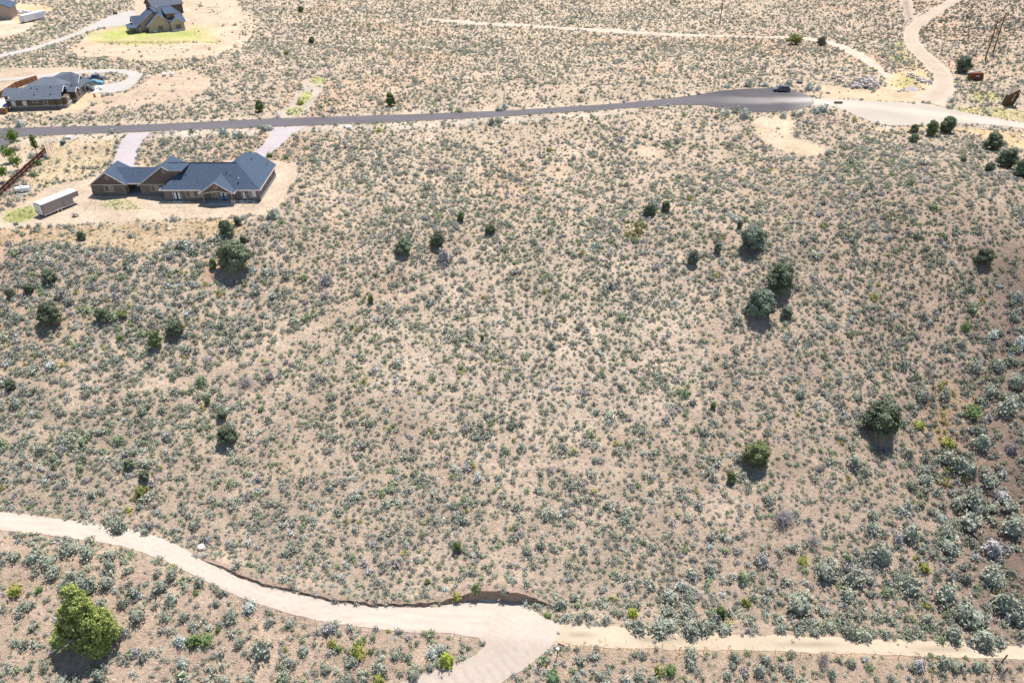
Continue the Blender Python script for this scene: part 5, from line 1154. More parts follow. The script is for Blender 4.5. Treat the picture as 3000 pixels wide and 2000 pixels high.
# ---------------- box trailer -------------------------------------------------------
def box_trailer(name, x, y, z, yaw, Lb, wd, ht, label, over=1.6, side='trailer_side', roof='white', rear='white'):
    o = empty(name, (x, y, z), R(yaw), label, 'trailer')
    b = .45                                            # rear at u=0, nose at u=Lb
    m = MB(); m.ext([(0, -wd/2, b), (Lb, -wd/2, b), (Lb, -wd/2, ht*.52+b), (Lb+over, -wd/2, ht*.52+b), (Lb+over, -wd/2, ht+b-.25), (Lb+over-.35, -wd/2, ht+b), (0, -wd/2, ht+b)], (0, wd, 0)); m.build('body', M[side], o)
    m = MB().ext([(-.04, -wd/2-.04, ht+b), (-.04, -wd*.2, ht+b+.14), (-.04, wd*.2, ht+b+.14), (-.04, wd/2+.04, ht+b)], (Lb+over-.2, 0, 0)); m.build('roof', M[roof], o)
    for s_ in (-1, 1): MB().box(-.05, Lb+over-.2, s_*(wd/2+.02)-.03, s_*(wd/2+.02)+.03, ht+b-.1, ht+b+.03).build('roof_rail', M['steel' if side != 'white' else 'white'], o); MB().box(-.02, Lb, s_*(wd/2+.015)-.02, s_*(wd/2+.015)+.02, b-.02, b+.1).build('skirt', M['white'], o)
    f = MB(); f.box(-.09, .0, -wd/2-.03, -wd/2+.1, b, ht+b).box(-.09, 0, wd/2-.1, wd/2+.03, b, ht+b).box(-.09, 0, -wd/2+.1, wd/2-.1, ht+b-.13, ht+b).box(-.09, 0, -wd/2+.1, wd/2-.1, b-.1, b+.06); f.build('rear_frame', M['black'], o)
    for s_ in (-1, 1):
        a, c = sorted((s_*.02, s_*(wd/2-.12))); d = MB().box(-.07, -.02, a, c, b+.08, ht+b-.16).build('rear_door', M[rear], o)
        for hz in (.5, 1.2, 1.9): MB().box(-.1, -.06, s_*(wd/2-.1)-.1, s_*(wd/2-.1)+.1, b+hz-.03, b+hz+.03).build('hinge', M['black'], d)
        MB().tube([(-.1, s_*.25, b+.1), (-.1, s_*.25, ht+b-.2)], .02, 5).build('lock_bar', M['steel'], d)
    for s_ in (-1, 1):
        MB().box(Lb*.36, Lb*.36+1.9, s_*wd/2-.12, s_*wd/2+.12, .62, .78).build('fender', M['white'], o)
        for k in range(2):
            c = (Lb*.36+.5+k*.9, s_*(wd/2-.02), .36); w_ = disk(MB(), c, .36, (0, 1, 0), .24).build('wheel', M['black'], o); disk(MB(), (c[0], c[1]+s_*.13, c[2]), .2, (0, 1, 0), .03).build('rim', M['steel'], w_)
    MB().box(Lb*.68, Lb*.68+.85, -wd/2-.03, -wd/2-.005, b+.15, b+1.95).build('side_door', M[side], o); MB().box(Lb*.68-.03, Lb*.68, -wd/2-.035, -wd/2-.005, b+.15, b+1.95).build('door_seam', M['black'], o)
    MB().tube([(Lb+over-.6, 0, ht*.52+b), (Lb+over-.6, 0, ht*.52-.4)], .06, 8).build('hitch', M['dark'], o)
    return o
p = P(121, 635); t_ = box_trailer('box_trailer', p.x, p.y+.1, p.z, 61, 7.3, 2.45, 2.5, 'pewter grey enclosed gooseneck trailer with white rear doors on the dirt pad')
# small decal block on the left rear door
MB().box(-.085, -.068, .35, .95, .95, 1.12).build('decal', M['rust'], t_)
p = P(66, 68); box_trailer('cargo_trailer', p.x, p.y, p.z, 66, 10.5, 2.5, 2.6, 'long white box trailer parked on bare dirt at the top left', 1.2, 'white')
p = P(497+10, 24); box_trailer('cargo_trailer', p.x+2, p.y, p.z, 175, 5.0, 2.2, 2.2, 'dark cargo trailer with white roof beside the barn', .5, 'barn')
# ---------------- propane tanks ------------------------------------------------------
def tank(px, py, L_, r_0, yaw, label):
    o = root('propane_tank', px, py, yaw, label, 'tank', None)
    n = 8; pts = []; rs = []
    for k in range(n+1): a = math.pi/2*(1-k/n); pts.append((-L_/2-math.sin(a)*r_0*.8, 0, r_0+.3)); rs.append(max(.02, math.cos(a)*r_0))
    for k in range(n+1): a = math.pi/2*k/n; pts.append((L_/2+math.sin(a)*r_0*.8, 0, r_0+.3)); rs.append(max(.02, math.cos(a)*r_0))
    MB().tube(pts, rs, 16).build('shell', M['white'], o, smooth=True); disk(MB(), (0, 0, r_0*2+.38), .24, (0, 0, 1), .28).build('valve_dome', M['white'], o)
    for s_ in (-1, 1): MB().box(s_*L_*.35-.1, s_*L_*.35+.1, -r_0*.7, r_0*.7, -.2, .42).build('foot', M['concrete'], o)
tank(68, 563, 2.3, .55, 22, 'white propane tank on a pale pad left of the big house')
sheet('tank_pad', [(40, 570), (60, 576), (92, 562), (95, 552), (75, 556), (45, 566)], M['gravel_g'], .04, 1, 'pale gravel pad under the propane tank', .3)
tank(482, 224, .9, .45, 80, 'small white tank standing in the field, left one of two'); tank(503, 224, .8, .42, 15, 'small white tank with rusty base, right one of two')
# ---------------- wrapped boulder pile ------------------------------------------------
o = root('stone_bundle', 221, 634, 20, 'pile of pale stones caged on a pallet in front of the yard fence', 'stone bundle')
rr = random.Random(4)
for k in range(9):
    q = bpy.data.objects.new('stone', ROCK[k % 4]); col.objects.link(q); q.parent = o; q.location = (rr.uniform(-.4, .4), rr.uniform(-.3, .3), .25+.22*(k//3)); q.scale = (.75, .7, .8); q.rotation_euler = (rr.random(), rr.random(), rr.random()*6); q['tint'] = [.46, .40, .36]
MB().box(-.7, .7, -.55, .55, 0, .12).build('pallet', M['wood_grey'], o)
# ---------------- stained wood fence --------------------------------------------------
def board_fence(pts, hgt, bay, label, mats, name='board_fence', rails=(.12, .5, .94), rail_side=-1, railm='wood_rail'):
    W = [P(*q) for q in pts]; o = empty(name, W[0], 0, label, 'fence'); o0 = W[0]
    for a, b in zip(W[:-1], W[1:]):
        n = max(1, round((b-a).length/bay)); d = (b-a); dx = Vector((d.x, d.y, 0)).normalized(); nr = Vector((dx.y, -dx.x, 0))*rail_side
        for k in range(n):
            p0 = a+d*(k/n); p1 = a+d*((k+1)/n); p0.z = h1(p0.x, p0.y); p1.z = h1(p1.x, p1.y); q0, q1 = p0-o0, p1-o0
            m = MB(); pl = 12; 
            for i in range(pl):
                c0 = q0+(q1-q0)*(i/pl+.004); c1 = q0+(q1-q0)*((i+1)/pl-.004); off = nr*(.004*(i % 2))
                m.ext([c0+off-Vector((0, 0, .15)), c1+off-Vector((0, 0, .15)), c1+off+Vector((0, 0, hgt)), c0+off+Vector((0, 0, hgt))], -nr*.03)
            e = m.build('fence_panel', M[mats], o); e['kind'] = 'stuff'
            for rz_ in rails:
                v_ = Vector((0, 0, hgt*rz_)); MB().ext([q0+v_, q1+v_, q1+v_+Vector((0, 0, .11)), q0+v_+Vector((0, 0, .11))], nr*.07).build('rail', M[railm], o)
            MB().ext([q0+nr*.02+dx*.06-Vector((0, 0, .2)), q0+nr*.02-dx*.06-Vector((0, 0, .2)), q0+nr*.02-dx*.06+Vector((0, 0, hgt+.05)), q0+nr*.02+dx*.06+Vector((0, 0, hgt+.05))], nr*.12).build('post', M['wood_dark' if mats == 'wood_dark' else 'wood'], o)
    return o
board_fence([(136, 452), (-40, 616)], 1.85, 2.35, 'dark brown board fence with paler rails running down the left edge', 'wood_dark')
board_fence([(0, 334), (19, 335), (30, 324)], 1.7, 2.3, 'reddish cedar fence stub in front of the olive house corner', 'wood')
board_fence([(-30, 298), (8, 285), (50, 258), (112, 238)], 1.75, 2.4, 'tan cedar fence with dark posts behind the olive house', 'wood_orange', rail_side=1, railm='wood_dark')
board_fence([(236, 240), (252, 238)], 1.8, 2.0, 'short brown fence beside the parked pickup', 'wood')
# ---------------- young trees ---------------------------------------------------------
def yard_tree(px, py, wpx, hgt_px, kind, label, lean=0):
    p = P(px, py); dist = (p-Vector((0, 0, CAMZ))).dot(Vector((0, CP, -SP))); w_ = wpx*dist/FPX; hh = hgt_px*dist/FPX*1.1
    o = empty('young_tree', p, random.uniform(0, 6), label, 'tree', 'young yard trees')
    if kind == 'round': me = leafy(700+px, 34, 16, .10, (.5, .5, .95), core=.5, jag=.35, name='crown'); z0 = hh*.25
    else: me = leafy(700+px, 40, 16, .14, (.5, .5, 2.6), core=.6, jag=.2, conic=.75, name='crown'); z0 = .2
    me.materials.append(M['maple']); c = bpy.data.objects.new('crown', me); col.objects.link(c); c.parent = o; c.location = (0, 0, z0)
    sz = (hh-z0)/(.95 if kind == 'round' else 2.6); c.scale = (w_, w_, sz); c['tint'] = [.12, .21, .035] if kind != 'dark' else [.08, .14, .03]
    MB().tube([(0, 0, -.1), (.03, 0, z0+hh*.3)], [.07, .04], 6).build('trunk', M['bark'], o)
yard_tree(47, 434, 34, 50, 'round', 'young spreading green tree nearest the side street')
yard_tree(108, 450, 20, 54, 'tall', 'slim pointed green tree beside the end of the board fence')
yard_tree(34, 476, 32, 44, 'round', 'bright green yard tree, upper of an overlapping pair'); yard_tree(54, 498, 30, 42, 'round', 'bright green yard tree, lower of an overlapping pair')
yard_tree(14, 532, 34, 46, 'round', 'dark green yard tree at the left edge by the fence')
# ---------------- utility cabinets and mailboxes ----------------------------------------
def cabinet(px, py, w_, d_, h_, m, yaw, label):
    o = root('utility_cabinet', px, py, yaw, label, 'utility box'); MB().box(-w_/2-.15, w_/2+.15, -d_/2-.15, d_/2+.15, -.2, .08).build('pad', M['concrete'], o)
    MB().box(-w_/2, w_/2, -d_/2, d_/2, .08, h_).build('cabinet', M[m], o, bevel=.03); MB().ext([(-w_/2-.03, -d_/2-.03, h_), (w_/2+.03, -d_/2-.03, h_), (w_/2+.03, d_/2+.03, h_+.12), (-w_/2-.03, d_/2+.03, h_+.12)], (0, 0, .05)).build('lid', M[m], o)
    MB().box(-.02, .02, -d_/2-.02, -d_/2, .15, h_-.1).build('door_seam', M['dark'], o)
cabinet(185, 424, 1.0, .8, .85, 'green_box', -8, 'dark green utility cabinet on a slab by the left driveway verge'); cabinet(203, 407, 1.2, .7, .6, 'white', 3, 'white utility cabinet next to the street verge')
cabinet(1022, 378, 1.1, .7, .6, 'white', 3, 'white utility cabinet on the near verge of the street'); cabinet(2421, 310, 1.0, .9, .7, 'white', 10, 'white utility cabinet where gravel meets the turnaround')
def mailbox(px, py, label):
    o = root('mailbox', px, py, 5, label, 'mailbox'); MB().tube([(0, 0, -.2), (0, 0, 1.05)], .05, 6).build('post', M['wood_grey'], o)
    m = MB(); m.ext([(-.12, -.25, 1.05), (.12, -.25, 1.05), (.12, -.25, 1.2), (.07, -.25, 1.29), (-.07, -.25, 1.29), (-.12, -.25, 1.2)], (0, .5, 0)); m.build('box', M['dark'], o)
mailbox(347, 403, 'dark mailbox left of the left driveway mouth'); mailbox(779, 391, 'dark mailbox left of the right driveway mouth')
def stake(px, py, h_, m, label, name='stake', r_=.04, lean=(0, 0), cat='stake'):
    p = P(px, py); mb = MB(); mb.tube([(0, 0, -.2), (lean[0], lean[1], h_)], r_, 5); o = mb.build(name, M[m]); o.location = p; tag(o, label, cat); return o
stake(457, 399, 1.0, 'wood_orange', 'wooden survey stake right of the left driveway mouth'); stake(665, 394, 1.1, 'dark', 'dark marker post between the two driveways', 'marker_post', cat='post')
stake(888, 384, .9, 'wood_orange', 'wooden survey stake right of the right driveway mouth'); stake(1416, 358, 1.2, 'dark', 'dark thin marker post below the middle of the street', 'marker_post', cat='post')
stake(563, 455, .9, 'dark', 'short black post on bare ground behind the big house', 'marker_post', .07, cat='post'); stake(1006, 366, 1.0, 'white', 'white marker near the street verge cabinet', 'marker_post', cat='post')
for k, (a_, b_, lb) in enumerate([(634, 75, 'first'), (640, 74, 'second'), (661, 73, 'third'), (667, 72, 'fourth')]): stake(a_, b_+2, 1.3, 'wood_orange', 'orange survey lath in the bare field right of the tan house, %s from left' % lb, 'survey_lath', .07)
stake(64, 162, 1.2, 'rust', 'rusty marker beside the upper gravel drive, lower left', 'marker_post', cat='post'); stake(219, 88, 1.0, 'orange', 'red marker above the upper gravel drive', 'marker_post', .08, cat='post'); stake(458, 224, .9, 'dark', 'dark post left of the small white tanks', 'marker_post', cat='post')
# ---------------- wire fences ------------------------------------------------------------
def wire_fence(pts, hgt, label, postm='steel', r_=.03, wires=(.95, .5), rust=False, wr=.008, name='wire_fence', lean=.05):
    W = [P(*q) for q in pts]; o = empty(name, W[0], 0, label, 'fence'); rr = random.Random(int(pts[0][0])); tops = []
    for p in W:
        q = p-W[0]; lx, ly = rr.uniform(-lean, lean), rr.uniform(-lean, lean); MB().tube([q-Vector((0, 0, .2)), q+Vector((lx, ly, hgt))], r_, 5).build('post', M[postm], o); tops.append((q, Vector((lx, ly, 0))))
    for wz in wires:
        for (a, la), (b, lb) in zip(tops[:-1], tops[1:]): MB().tube([a+la*wz+Vector((0, 0, hgt*wz)), b+lb*wz+Vector((0, 0, hgt*wz))], wr, 3).build('wire', M[postm], o)
    return o
wire_fence([(282, 590), (269, 593), (251, 614), (281, 611), (313, 611), (345, 611), (377, 611), (436, 609), (472, 608), (499, 607), (531, 607), (559, 606)], 1.25, 'thin wire yard fence around the weedy patch before the big house', r_=.035, wires=(.97, .5, .1), wr=.012)
wire_fence([(690, 605), (712, 603), (745, 604), (752, 588), (757, 575)], 1.2, 'thin wire yard fence right of the covered patio', r_=.035, wires=(.97, .5), wr=.012)
wire_fence([(0, 438), (10, 440), (34, 427), (61, 435), (86, 434), (110, 432), (138, 431), (155, 433)], 1.3, 'wire fence on thin posts along the side yard by the street', 'dark', .04, (.97, .6))
wire_fence([(155, 433), (149, 441), (142, 448)], 1.3, 'short wire fence joining the end of the board fence', 'dark', .04, (.97, .5))
lowf = [(0, 1556), (70, 1568), (150, 1578), (233, 1592), (300, 1604), (367, 1618), (420, 1634), (478, 1650), (530, 1674), (580, 1700), (632, 1722), (665, 1738), (710, 1762), (760, 1782), (812, 1802), (868, 1822), (925, 1826), (985, 1835), (1045, 1843), (1105, 1849), (1160, 1850), (1215, 1857), (1275, 1860), (1333, 1862)]
wire_fence(lowf, 1.15, 'rusty T post wire fence along the outer edge of the lower dirt road', 'rust', .028, (.95, .6, .3), wr=.006, lean=.22)
wire_fence([(1640, 1908), (1700, 1905), (1768, 1908), (1848, 1912), (1918, 1908), (1988, 1910), (2060, 1912), (2130, 1914), (2200, 1914), (2272, 1918), (2345, 1922), (2415, 1924), (2490, 1926), (2560, 1924), (2630, 1928), (2700, 1930), (2780, 1934), (2850, 1944), (2905, 1965)], 1.15, 'rusty T post wire fence below the lower track at the right', 'rust', .028, (.95, .6, .3), wr=.006, lean=.2)
# capped corner post and fallen posts by the bend
o = root('capped_post', 1632, 1924, 0, 'dark steel post with a pale round cap at the road bend', 'post'); MB().tube([(0, 0, -.2), (.05, .1, 1.75)], .07, 8).build('pole', M['dark'], o); disk(MB(), (.05, .1, 1.8), .26, (0, .2, 1), .14, 12).build('cap', M['steel'], o)
def log(p0, p1, r_, m, label, lift=.08):
    a, b = P(*p0), P(*p1); c = a; mb = MB().tube([Vector((0, 0, lift)), b-a+Vector((0, 0, lift))], r_, 7); o_ = mb.build('fallen_post', M[m]); o_.location = a; tag(o_, label, 'post')
log((1634, 1884), (1654, 1892), .09, 'rust', 'rusty brown fallen post lying above the capped post'); log((1638, 1946), (1651, 1945), .08, 'wood_grey', 'short grey brown fallen post lying below the capped post')
for a_, b_, dx_, dz_, lb in ((2924, 1952, .75, 2.3, 'tall leaning wooden fence post at the bottom right'), (2932, 1982, .6, 1.8, 'dark thick wooden fence post behind grey brush, bottom right'), (2908, 1974, -.25, 1.3, 'thin leaning fence post left of the tall leaning one')):
    p = P(a_, b_); mb = MB().tube([(0, 0, -.2), (dx_*.9, dx_*.4, dz_)], .10 if dz_ > 1.5 else .05, 7); q = mb.build('wooden_post', M['wood_pole']); q.location = p; tag(q, lb, 'post')
# ---------------- utility poles -------------------------------------------------------------
def pole(px, py, h_, label, arms=True, r_=.17):
    o = root('utility_pole', px, py, 0, label, 'utility pole', None); MB().tube([(0, 0, -.5), (0, 0, h_*.5), (0, 0, h_)], [r_*1.15, r_, r_*.75], 8).build('pole', M['wood_pole'], o)
    MB().box(-1.3, 1.3, -.06, .06, h_-1.0, h_-.85).build('crossarm', M['wood_pole'], o)
    for k in (-1.2, -.5, .5, 1.2): MB().tube([(k, 0, h_-.85), (k, 0, h_-.6)], .05, 6).build('insulator', M['steel'], o)
pole(1328, 40, 14, 'single wooden utility pole at the top centre'); pole(2108, 75, 17, 'single wooden utility pole at the top right of centre')
o = root('power_structure', 2899, 166, 28, 'two legged wooden power pole structure with crossarm, top right', 'utility pole')
pa = P(2890, 178)-o.location; Hh = 13.0
ma = Matrix.Rotation(-R(28), 3, 'Z'); q0 = ma @ (P(2886, 176)-o.location); q1 = ma @ (P(2908, 158)-o.location)
for q in (q0, q1): MB().tube([q-Vector((0, 0, .5)), q+Vector((0, 0, Hh))], [.24, .17], 8).build('pole', M['wood_pole'], o)
v = (q1-q0); z_ = Vector((0, 0, 1))
MB().bar(q0-v*.45+z_*(Hh-1.2), q1+v*.45+z_*(Hh-1.2), .2, .3).build('crossarm', M['rust'], o); MB().bar(q0+z_*(Hh-6), q1+z_*(Hh-2.2), .12, .18).build('brace', M['wood_pole'], o); MB().bar(q1+z_*(Hh-6), q0+z_*(Hh-2.2), .12, .18).build('brace', M['wood_pole'], o)
for t_ in (-.4, .5, 1.4): MB().tube([q0+v*t_+z_*(Hh-1.5), q0+v*t_+z_*(Hh-2.5)], .08, 6).build('insulator', M['steel'], o)
# ---------------- cars --------------------------------------------------------------------------
def car(name, px, py, yaw, L_, paint, label, style='suv', rimm='rim'):
    o = root(name, px, py, yaw, label, 'car'); W2 = .93; h = 1.68 if style == 'suv' else 1.8
    # side profile, front towards +x ; body lofted with tumblehome
    if style == 'suv': prof = [(-.5, .35), (-.505, .75), (-.49, 1.02), (-.40, 1.06), (.14, 1.04), (.42, .98), (.495, .82), (.5, .4)]; roof = [(-.47, 1.04), (-.41, 1.58), (-.30, 1.68), (.02, 1.66), (.10, 1.58), (.255, 1.04)]
    else: prof = [(-.5, .45), (-.505, .8), (-.5, 1.08), (-.12, 1.10), (.2, 1.1), (.44, 1.05), (.495, .9), (.5, .5)]; roof = [(-.14, 1.10), (-.12, 1.72), (-.06, 1.80), (.08, 1.80), (.13, 1.72), (.25, 1.1)]
    def loft(pr, w0, w1, zt, zb):
        m = MB(); n = len(pr); yy = lambda z_: w0+(w1-w0)*max(0, (z_-zb)/(zt-zb))
        for s_ in (-1, 1): m.v += [(a*L_, s_*yy(b), b) for a, b in pr]
        for i in range(n-1): m.f.append((i, i+1, n+i+1, n+i)); m.m.append(0)
        m.f.append((n-1, 0, n, 2*n-1)); m.m.append(0)
        m.f.append(tuple(range(n))); m.m.append(0); m.f.append(tuple(range(2*n-1, n-1, -1))); m.m.append(0); return m
    loft(prof, W2, W2*.97, 1.1, .35).build('body', M[paint], o, bevel=.05, smooth=False)
    loft(roof, W2*.95, W2*.74, 1.68, 1.04).build('cabin_glass', M['car_glass'], o, bevel=.02)
    tp = [q for q in roof if q[1] > 1.6]; x0, x1 = min(q[0] for q in tp)*L_-.15, max(q[0] for q in tp)*L_+.12; zt = max(q[1] for q in roof)
    MB().box(x0, x1, -W2*.76, W2*.76, zt-.05, zt+.035).build('roof', M[paint], o, bevel=.03)
    for s_ in (-1, 1):
        for xx, a in ((x0+.1, .1), ((x0+x1)/2, 0), (x1-.1, -.22)):
            MB().ext([(xx-.05, s_*W2*.78, zt-.02), (xx+.05, s_*W2*.78, zt-.02), (xx+.07-a*2.2, s_*W2*.965, 1.04), (xx-.07-a*2.2, s_*W2*.965, 1.04)], (0, s_*.02, 0)).build('pillar', M[paint], o)
        for k in (-.305, .31):
            w_ = disk(MB(), (k*L_, s_*(W2-.1), .37), .37, (0, 1, 0), .26, 16).build('wheel', M['black'], o); disk(MB(), (k*L_, s_*(W2+.035), .37), .24, (0, 1, 0), .02, 12).build('rim', M[rimm], w_)
        a, b = sorted((s_*W2*.6, s_*W2*.96)); MB().box(L_*.47, L_*.495, a, b, .78, .92).build('headlight', M['lamp_pale'], o); MB().box(-L_*.508, -L_*.485, a, b, .85, 1.02).build('tail_light', M['lamp_red'], o)
        a, b = sorted((s_*W2, s_*(W2+.18))); MB().box(L_*.13, L_*.17, a, b, 1.02, 1.18).build('mirror', M[paint], o)
    return o
car('parked_car', 2289, 268, 176, 4.9, 'car_grey', 'grey estate car parked on the far edge of the asphalt turnaround')
car('parked_car', 252, 268, 8, 4.9, 'car_black', 'dark plum wagon parked on the slab beside the olive house')
car('pickup_truck', 281, 236, 6, 5.8, 'car_blue', 'navy pickup parked behind the covered car', 'pickup', 'steel')
o = root('covered_car', 278, 248, 5, 'car hidden under a teal fabric cover beside the slab', 'covered car')
sec = [(-2.7, .25, .85), (-2.65, .8, .9), (-2.2, 1.02, .93), (-1.3, 1.12, .93), (-.6, 1.52, .72), (.5, 1.55, .70), (1.3, 1.14, .92), (2.3, .98, .93), (2.65, .75, .88), (2.7, .25, .85)]
m = MB(); n = len(sec); rings = []
for x_, zt, w_ in sec: rings.append([(x_, -.97, .1), (x_, -.96, .6), (x_, -w_*.95, zt*.88), (x_, -w_*.6, zt), (x_, w_*.6, zt), (x_, w_*.95, zt*.88), (x_, .96, .6), (x_, .97, .1)])
for r__ in rings: m.v += r__
for i in range(n-1):
    for k in range(7): m.f.append((i*8+k, (i+1)*8+k, (i+1)*8+k+1, i*8+k+1)); m.m.append(0)
m.f.append(tuple(range(8))); m.f.append(tuple(range((n-1)*8, n*8))); m.m += [0, 0]; m.build('cover', M['tarp_teal'], o)
MB().box(-2.2, 2.2, -.8, .8, .02, .2).build('underbody', M['black'], o)
# orange play set by the olive house
o = root('play_set', 278, 285, 0, 'small orange and red garden ornament on the lawn by the slab', 'ornament'); MB().tube([(0, 0, 0), (0, 0, .7)], [.35, .2], 8).build('base', M['orange'], o); MB().box(-.7, .7, -.05, .05, .55, .65).build('arm', M['orange'], o); disk(MB(), (0, 0, .85), .25, (0, 0, 1), .2).build('top', M['lamp_red'], o)
o = root('blue_cover', 20, 310, 0, 'blue covered bench at the left corner of the olive house', 'covered bench'); MB().ext([(-.9, -.5, 0), (-.6, -.5, .5), (.6, -.5, .7), (.9, -.5, 0)], (0, 1.0, 0)).build('tarp', M['tarp_blue'], o)
# ---------------- building supplies at the top left ----------------------------------------------
rr = random.Random(31)
for k, (a_, b_, lb) in enumerate([(41, 40, 'white wrapped pallet stack nearest the corner house'), (53, 38, 'tall white wrapped bundle on the bare dirt'), (60, 41, 'low white sack pile left of the white trailer'), (70, 40, 'white sheeting heap behind the white trailer'), (80, 42, 'small white heap by the blue tarp')]):
    o = root('wrapped_bundle', a_, b_, rr.uniform(0, 90), lb, 'bundle'); MB().box(-1, 1, -.7, .7, 0, .15).build('pallet', M['wood_grey'], o)
    hh = rr.uniform(.7, 1.4); MB().ext([(-1, -.7, .15), (1, -.7, .15), (.9, -.6, hh), (-.1, -.5, hh+.4), (-.9, -.6, hh*.9)], (0, 1.3, 0)).build('wrap', M['white'], o)
o = root('tarped_pile', 92, 42, 10, 'pile under a bright blue tarp behind the white trailer', 'tarp pile'); MB().ext([(-1.6, -.9, 0), (1.6, -.9, 0), (1.2, -.7, .8), (-1.0, -.7, .9)], (0, 1.8, 0)).build('tarp', M['tarp_blue'], o); MB().box(-1.7, 1.7, -1, 1, 0, .1).build('pallet', M['wood_grey'], o)
for a_, b_, yw_, lb in ((622, 22, 15, 'upper stack of pale lumber in the field right of the barn'), (612, 28, 5, 'lower loose row of pale lumber in the field'), (545, 33, 10, 'white boards on the ground by the dark cargo trailer'), (540, 60, 5, 'white boards beside the right wall of the tan house'), (8, 58, 14, 'long white boards before the corner house'), (28, 53, 10, 'short white boards right of the corner house')):
    o = root('lumber_stack', a_, b_, yw_, lb, 'lumber')
    for k in range(4): q = MB().box(-2+rr.uniform(-.4, .4), 2+rr.uniform(-.4, .4), -.6+k*.3, -.35+k*.3, 0, .12+.08*(k % 2)).build('board', M['white' if 'white' in lb else 'trim'], o); q.rotation_euler = (0, 0, rr.uniform(-.05, .05))
o = root('storage_tube', 115, 46, 0, 'upright pale concrete tube near the end of the white trailer', 'tube'); MB().tube([(0, 0, 0), (0, 0, 1.9)], .5, 10).build('tube', M['concrete'], o); disk(MB(), (0, 0, 1.95), .54, (0, 0, 1), .1).build('lid', M['white'], o)
o = root('red_tractor', 338, 43, 30, 'small red garden tractor at the end of the upper drive', 'tractor'); MB().box(-.8, .9, -.45, .45, .4, .9).build('body', M['rust'], o, bevel=.05); MB().box(-.7, -.2, -.3, .3, .9, 1.3).build('seat', M['black'], o)
for sx in (-.55, .6):
    for sy in (-.5, .5): disk(MB(), (sx, sy, .3), .3, (0, 1, 0), .2, 12).build('wheel', M['black'], o)
# ---------------- stones: piles beyond the turnaround ------------------------------------------------
RK = [rockmesh(500+i, 'stone', 1, (1, .75+.1*(i % 3), .62)) for i in range(5)]
for m_ in RK: m_.materials.append(M['rockv'])
def stone_pile(pts, dens, sz, label, tint, name='stone_pile', seed=1, lift=.6):
    W = [P(*q) for q in pts]; xs = [p.x for p in W]; ys = [p.y for p in W]; poly = [(p.x, p.y) for p in W]; rr = random.Random(seed)
    c = Vector((sum(xs)/len(xs), sum(ys)/len(ys), 0)); c.z = h1(c.x, c.y); o = empty(name, c, 0, label, 'stones'); n = 0
    area = (max(xs)-min(xs))*(max(ys)-min(ys)); tries = int(area*dens)
    for k in range(tries):
        x_, y_ = rr.uniform(min(xs), max(xs)), rr.uniform(min(ys), max(ys))
        if not inpoly(np.array([x_]), np.array([y_]), poly)[0]: continue
        s = sz*rr.uniform(.6, 1.35); q = bpy.data.objects.new('stone', RK[k % 5]); col.objects.link(q); q.parent = o
        q.location = (x_-c.x, y_-c.y, h1(x_, y_)-c.z+s*.22+rr.random()*lift*.5); q.scale = (s, s*rr.uniform(.7, 1), s*rr.uniform(.7, 1.1)); q.rotation_euler = (rr.uniform(-.5, .5), rr.uniform(-.5, .5), rr.uniform(0, 6.3))
        t = tint[rr.randrange(len(tint))]; f = rr.uniform(.8, 1.2); q['tint'] = [v_*f for v_ in t]; n += 1
        if n >= 150: break
    return o
pale = [(.42, .38, .37), (.50, .46, .44), (.30, .27, .27), (.40, .33, .30)]; pink = [(.46, .33, .28), (.52, .42, .36), (.36, .22, .18)]
stone_pile([(2508, 236), (2530, 232), (2555, 229), (2570, 244), (2582, 262), (2560, 264), (2520, 264), (2478, 262), (2476, 246), (2495, 248)], 1.15, 1.15, 'big pile of pale grey broken boulders beyond the turnaround', pale, seed=1, lift=1.2)
stone_pile([(2375, 336), (2400, 332), (2440, 345), (2480, 358), (2500, 372), (2470, 372), (2420, 362), (2380, 352)], 2.6, .42, 'scatter of pinkish broken stones below the gravel apron', pink, 'stone_scatter', 2, .1)
stone_pile([(2362, 400), (2395, 398), (2400, 410), (2370, 414)], 1.2, .5, 'small pinkish stone heap by the bare hollow', pink, 'stone_scatter', 3, .1)
stone_pile([(2655, 216), (2680, 220), (2702, 232), (2730, 240), (2728, 252), (2700, 244), (2670, 232), (2655, 226)], .7, 1.0, 'curved row of grey boulders around the green patch', pale, 'boulder_row', 4, .3)
stone_pile([(2628, 268), (2660, 262), (2712, 258), (2712, 264), (2660, 268), (2630, 272)], 1.3, .7, 'low line of grey stones along the tan yard edge', pale, 'boulder_row', 5, .1)
stone_pile([(2600, 110), (2622, 108), (2628, 160), (2640, 190), (2612, 206), (2588, 202), (2596, 160)], .22, .9, 'loose boulders left of the winding dirt road', pale, 'boulder_scatter', 6, .1)
stone_pile([(2808, 248), (2842, 262), (2850, 280), (2820, 276), (2800, 262)], .5, .7, 'whitish stones on the shoulder right of the winding road', pale, 'boulder_scatter', 7, .1)
stone_pile([(90, 440), (118, 425), (140, 428), (140, 436), (115, 440)], .8, .6, 'pinkish landscaping rocks beside the slim pointed tree', pink, 'stone_scatter', 8, .1)
def boulder(px, py, d_, tint, label, k=0):
    q = P(px, py); o_ = bpy.data.objects.new('boulder', RK[k % 5]); col.objects.link(o_); o_.location = (q.x, q.y, q.z+d_*.2); o_.scale = (d_, d_*.8, d_*.8); o_.rotation_euler = (0, 0, k*1.3); o_['tint'] = tint; tag(o_, label, 'rock')
boulder(2455, 228, 2.3, [.55, .5, .46], 'large pale boulder, upper of two stacked beside the stone pile', 0); boulder(2458, 238, 2.4, [.36, .28, .24], 'large brown faced boulder, lower of two stacked beside the stone pile', 1)
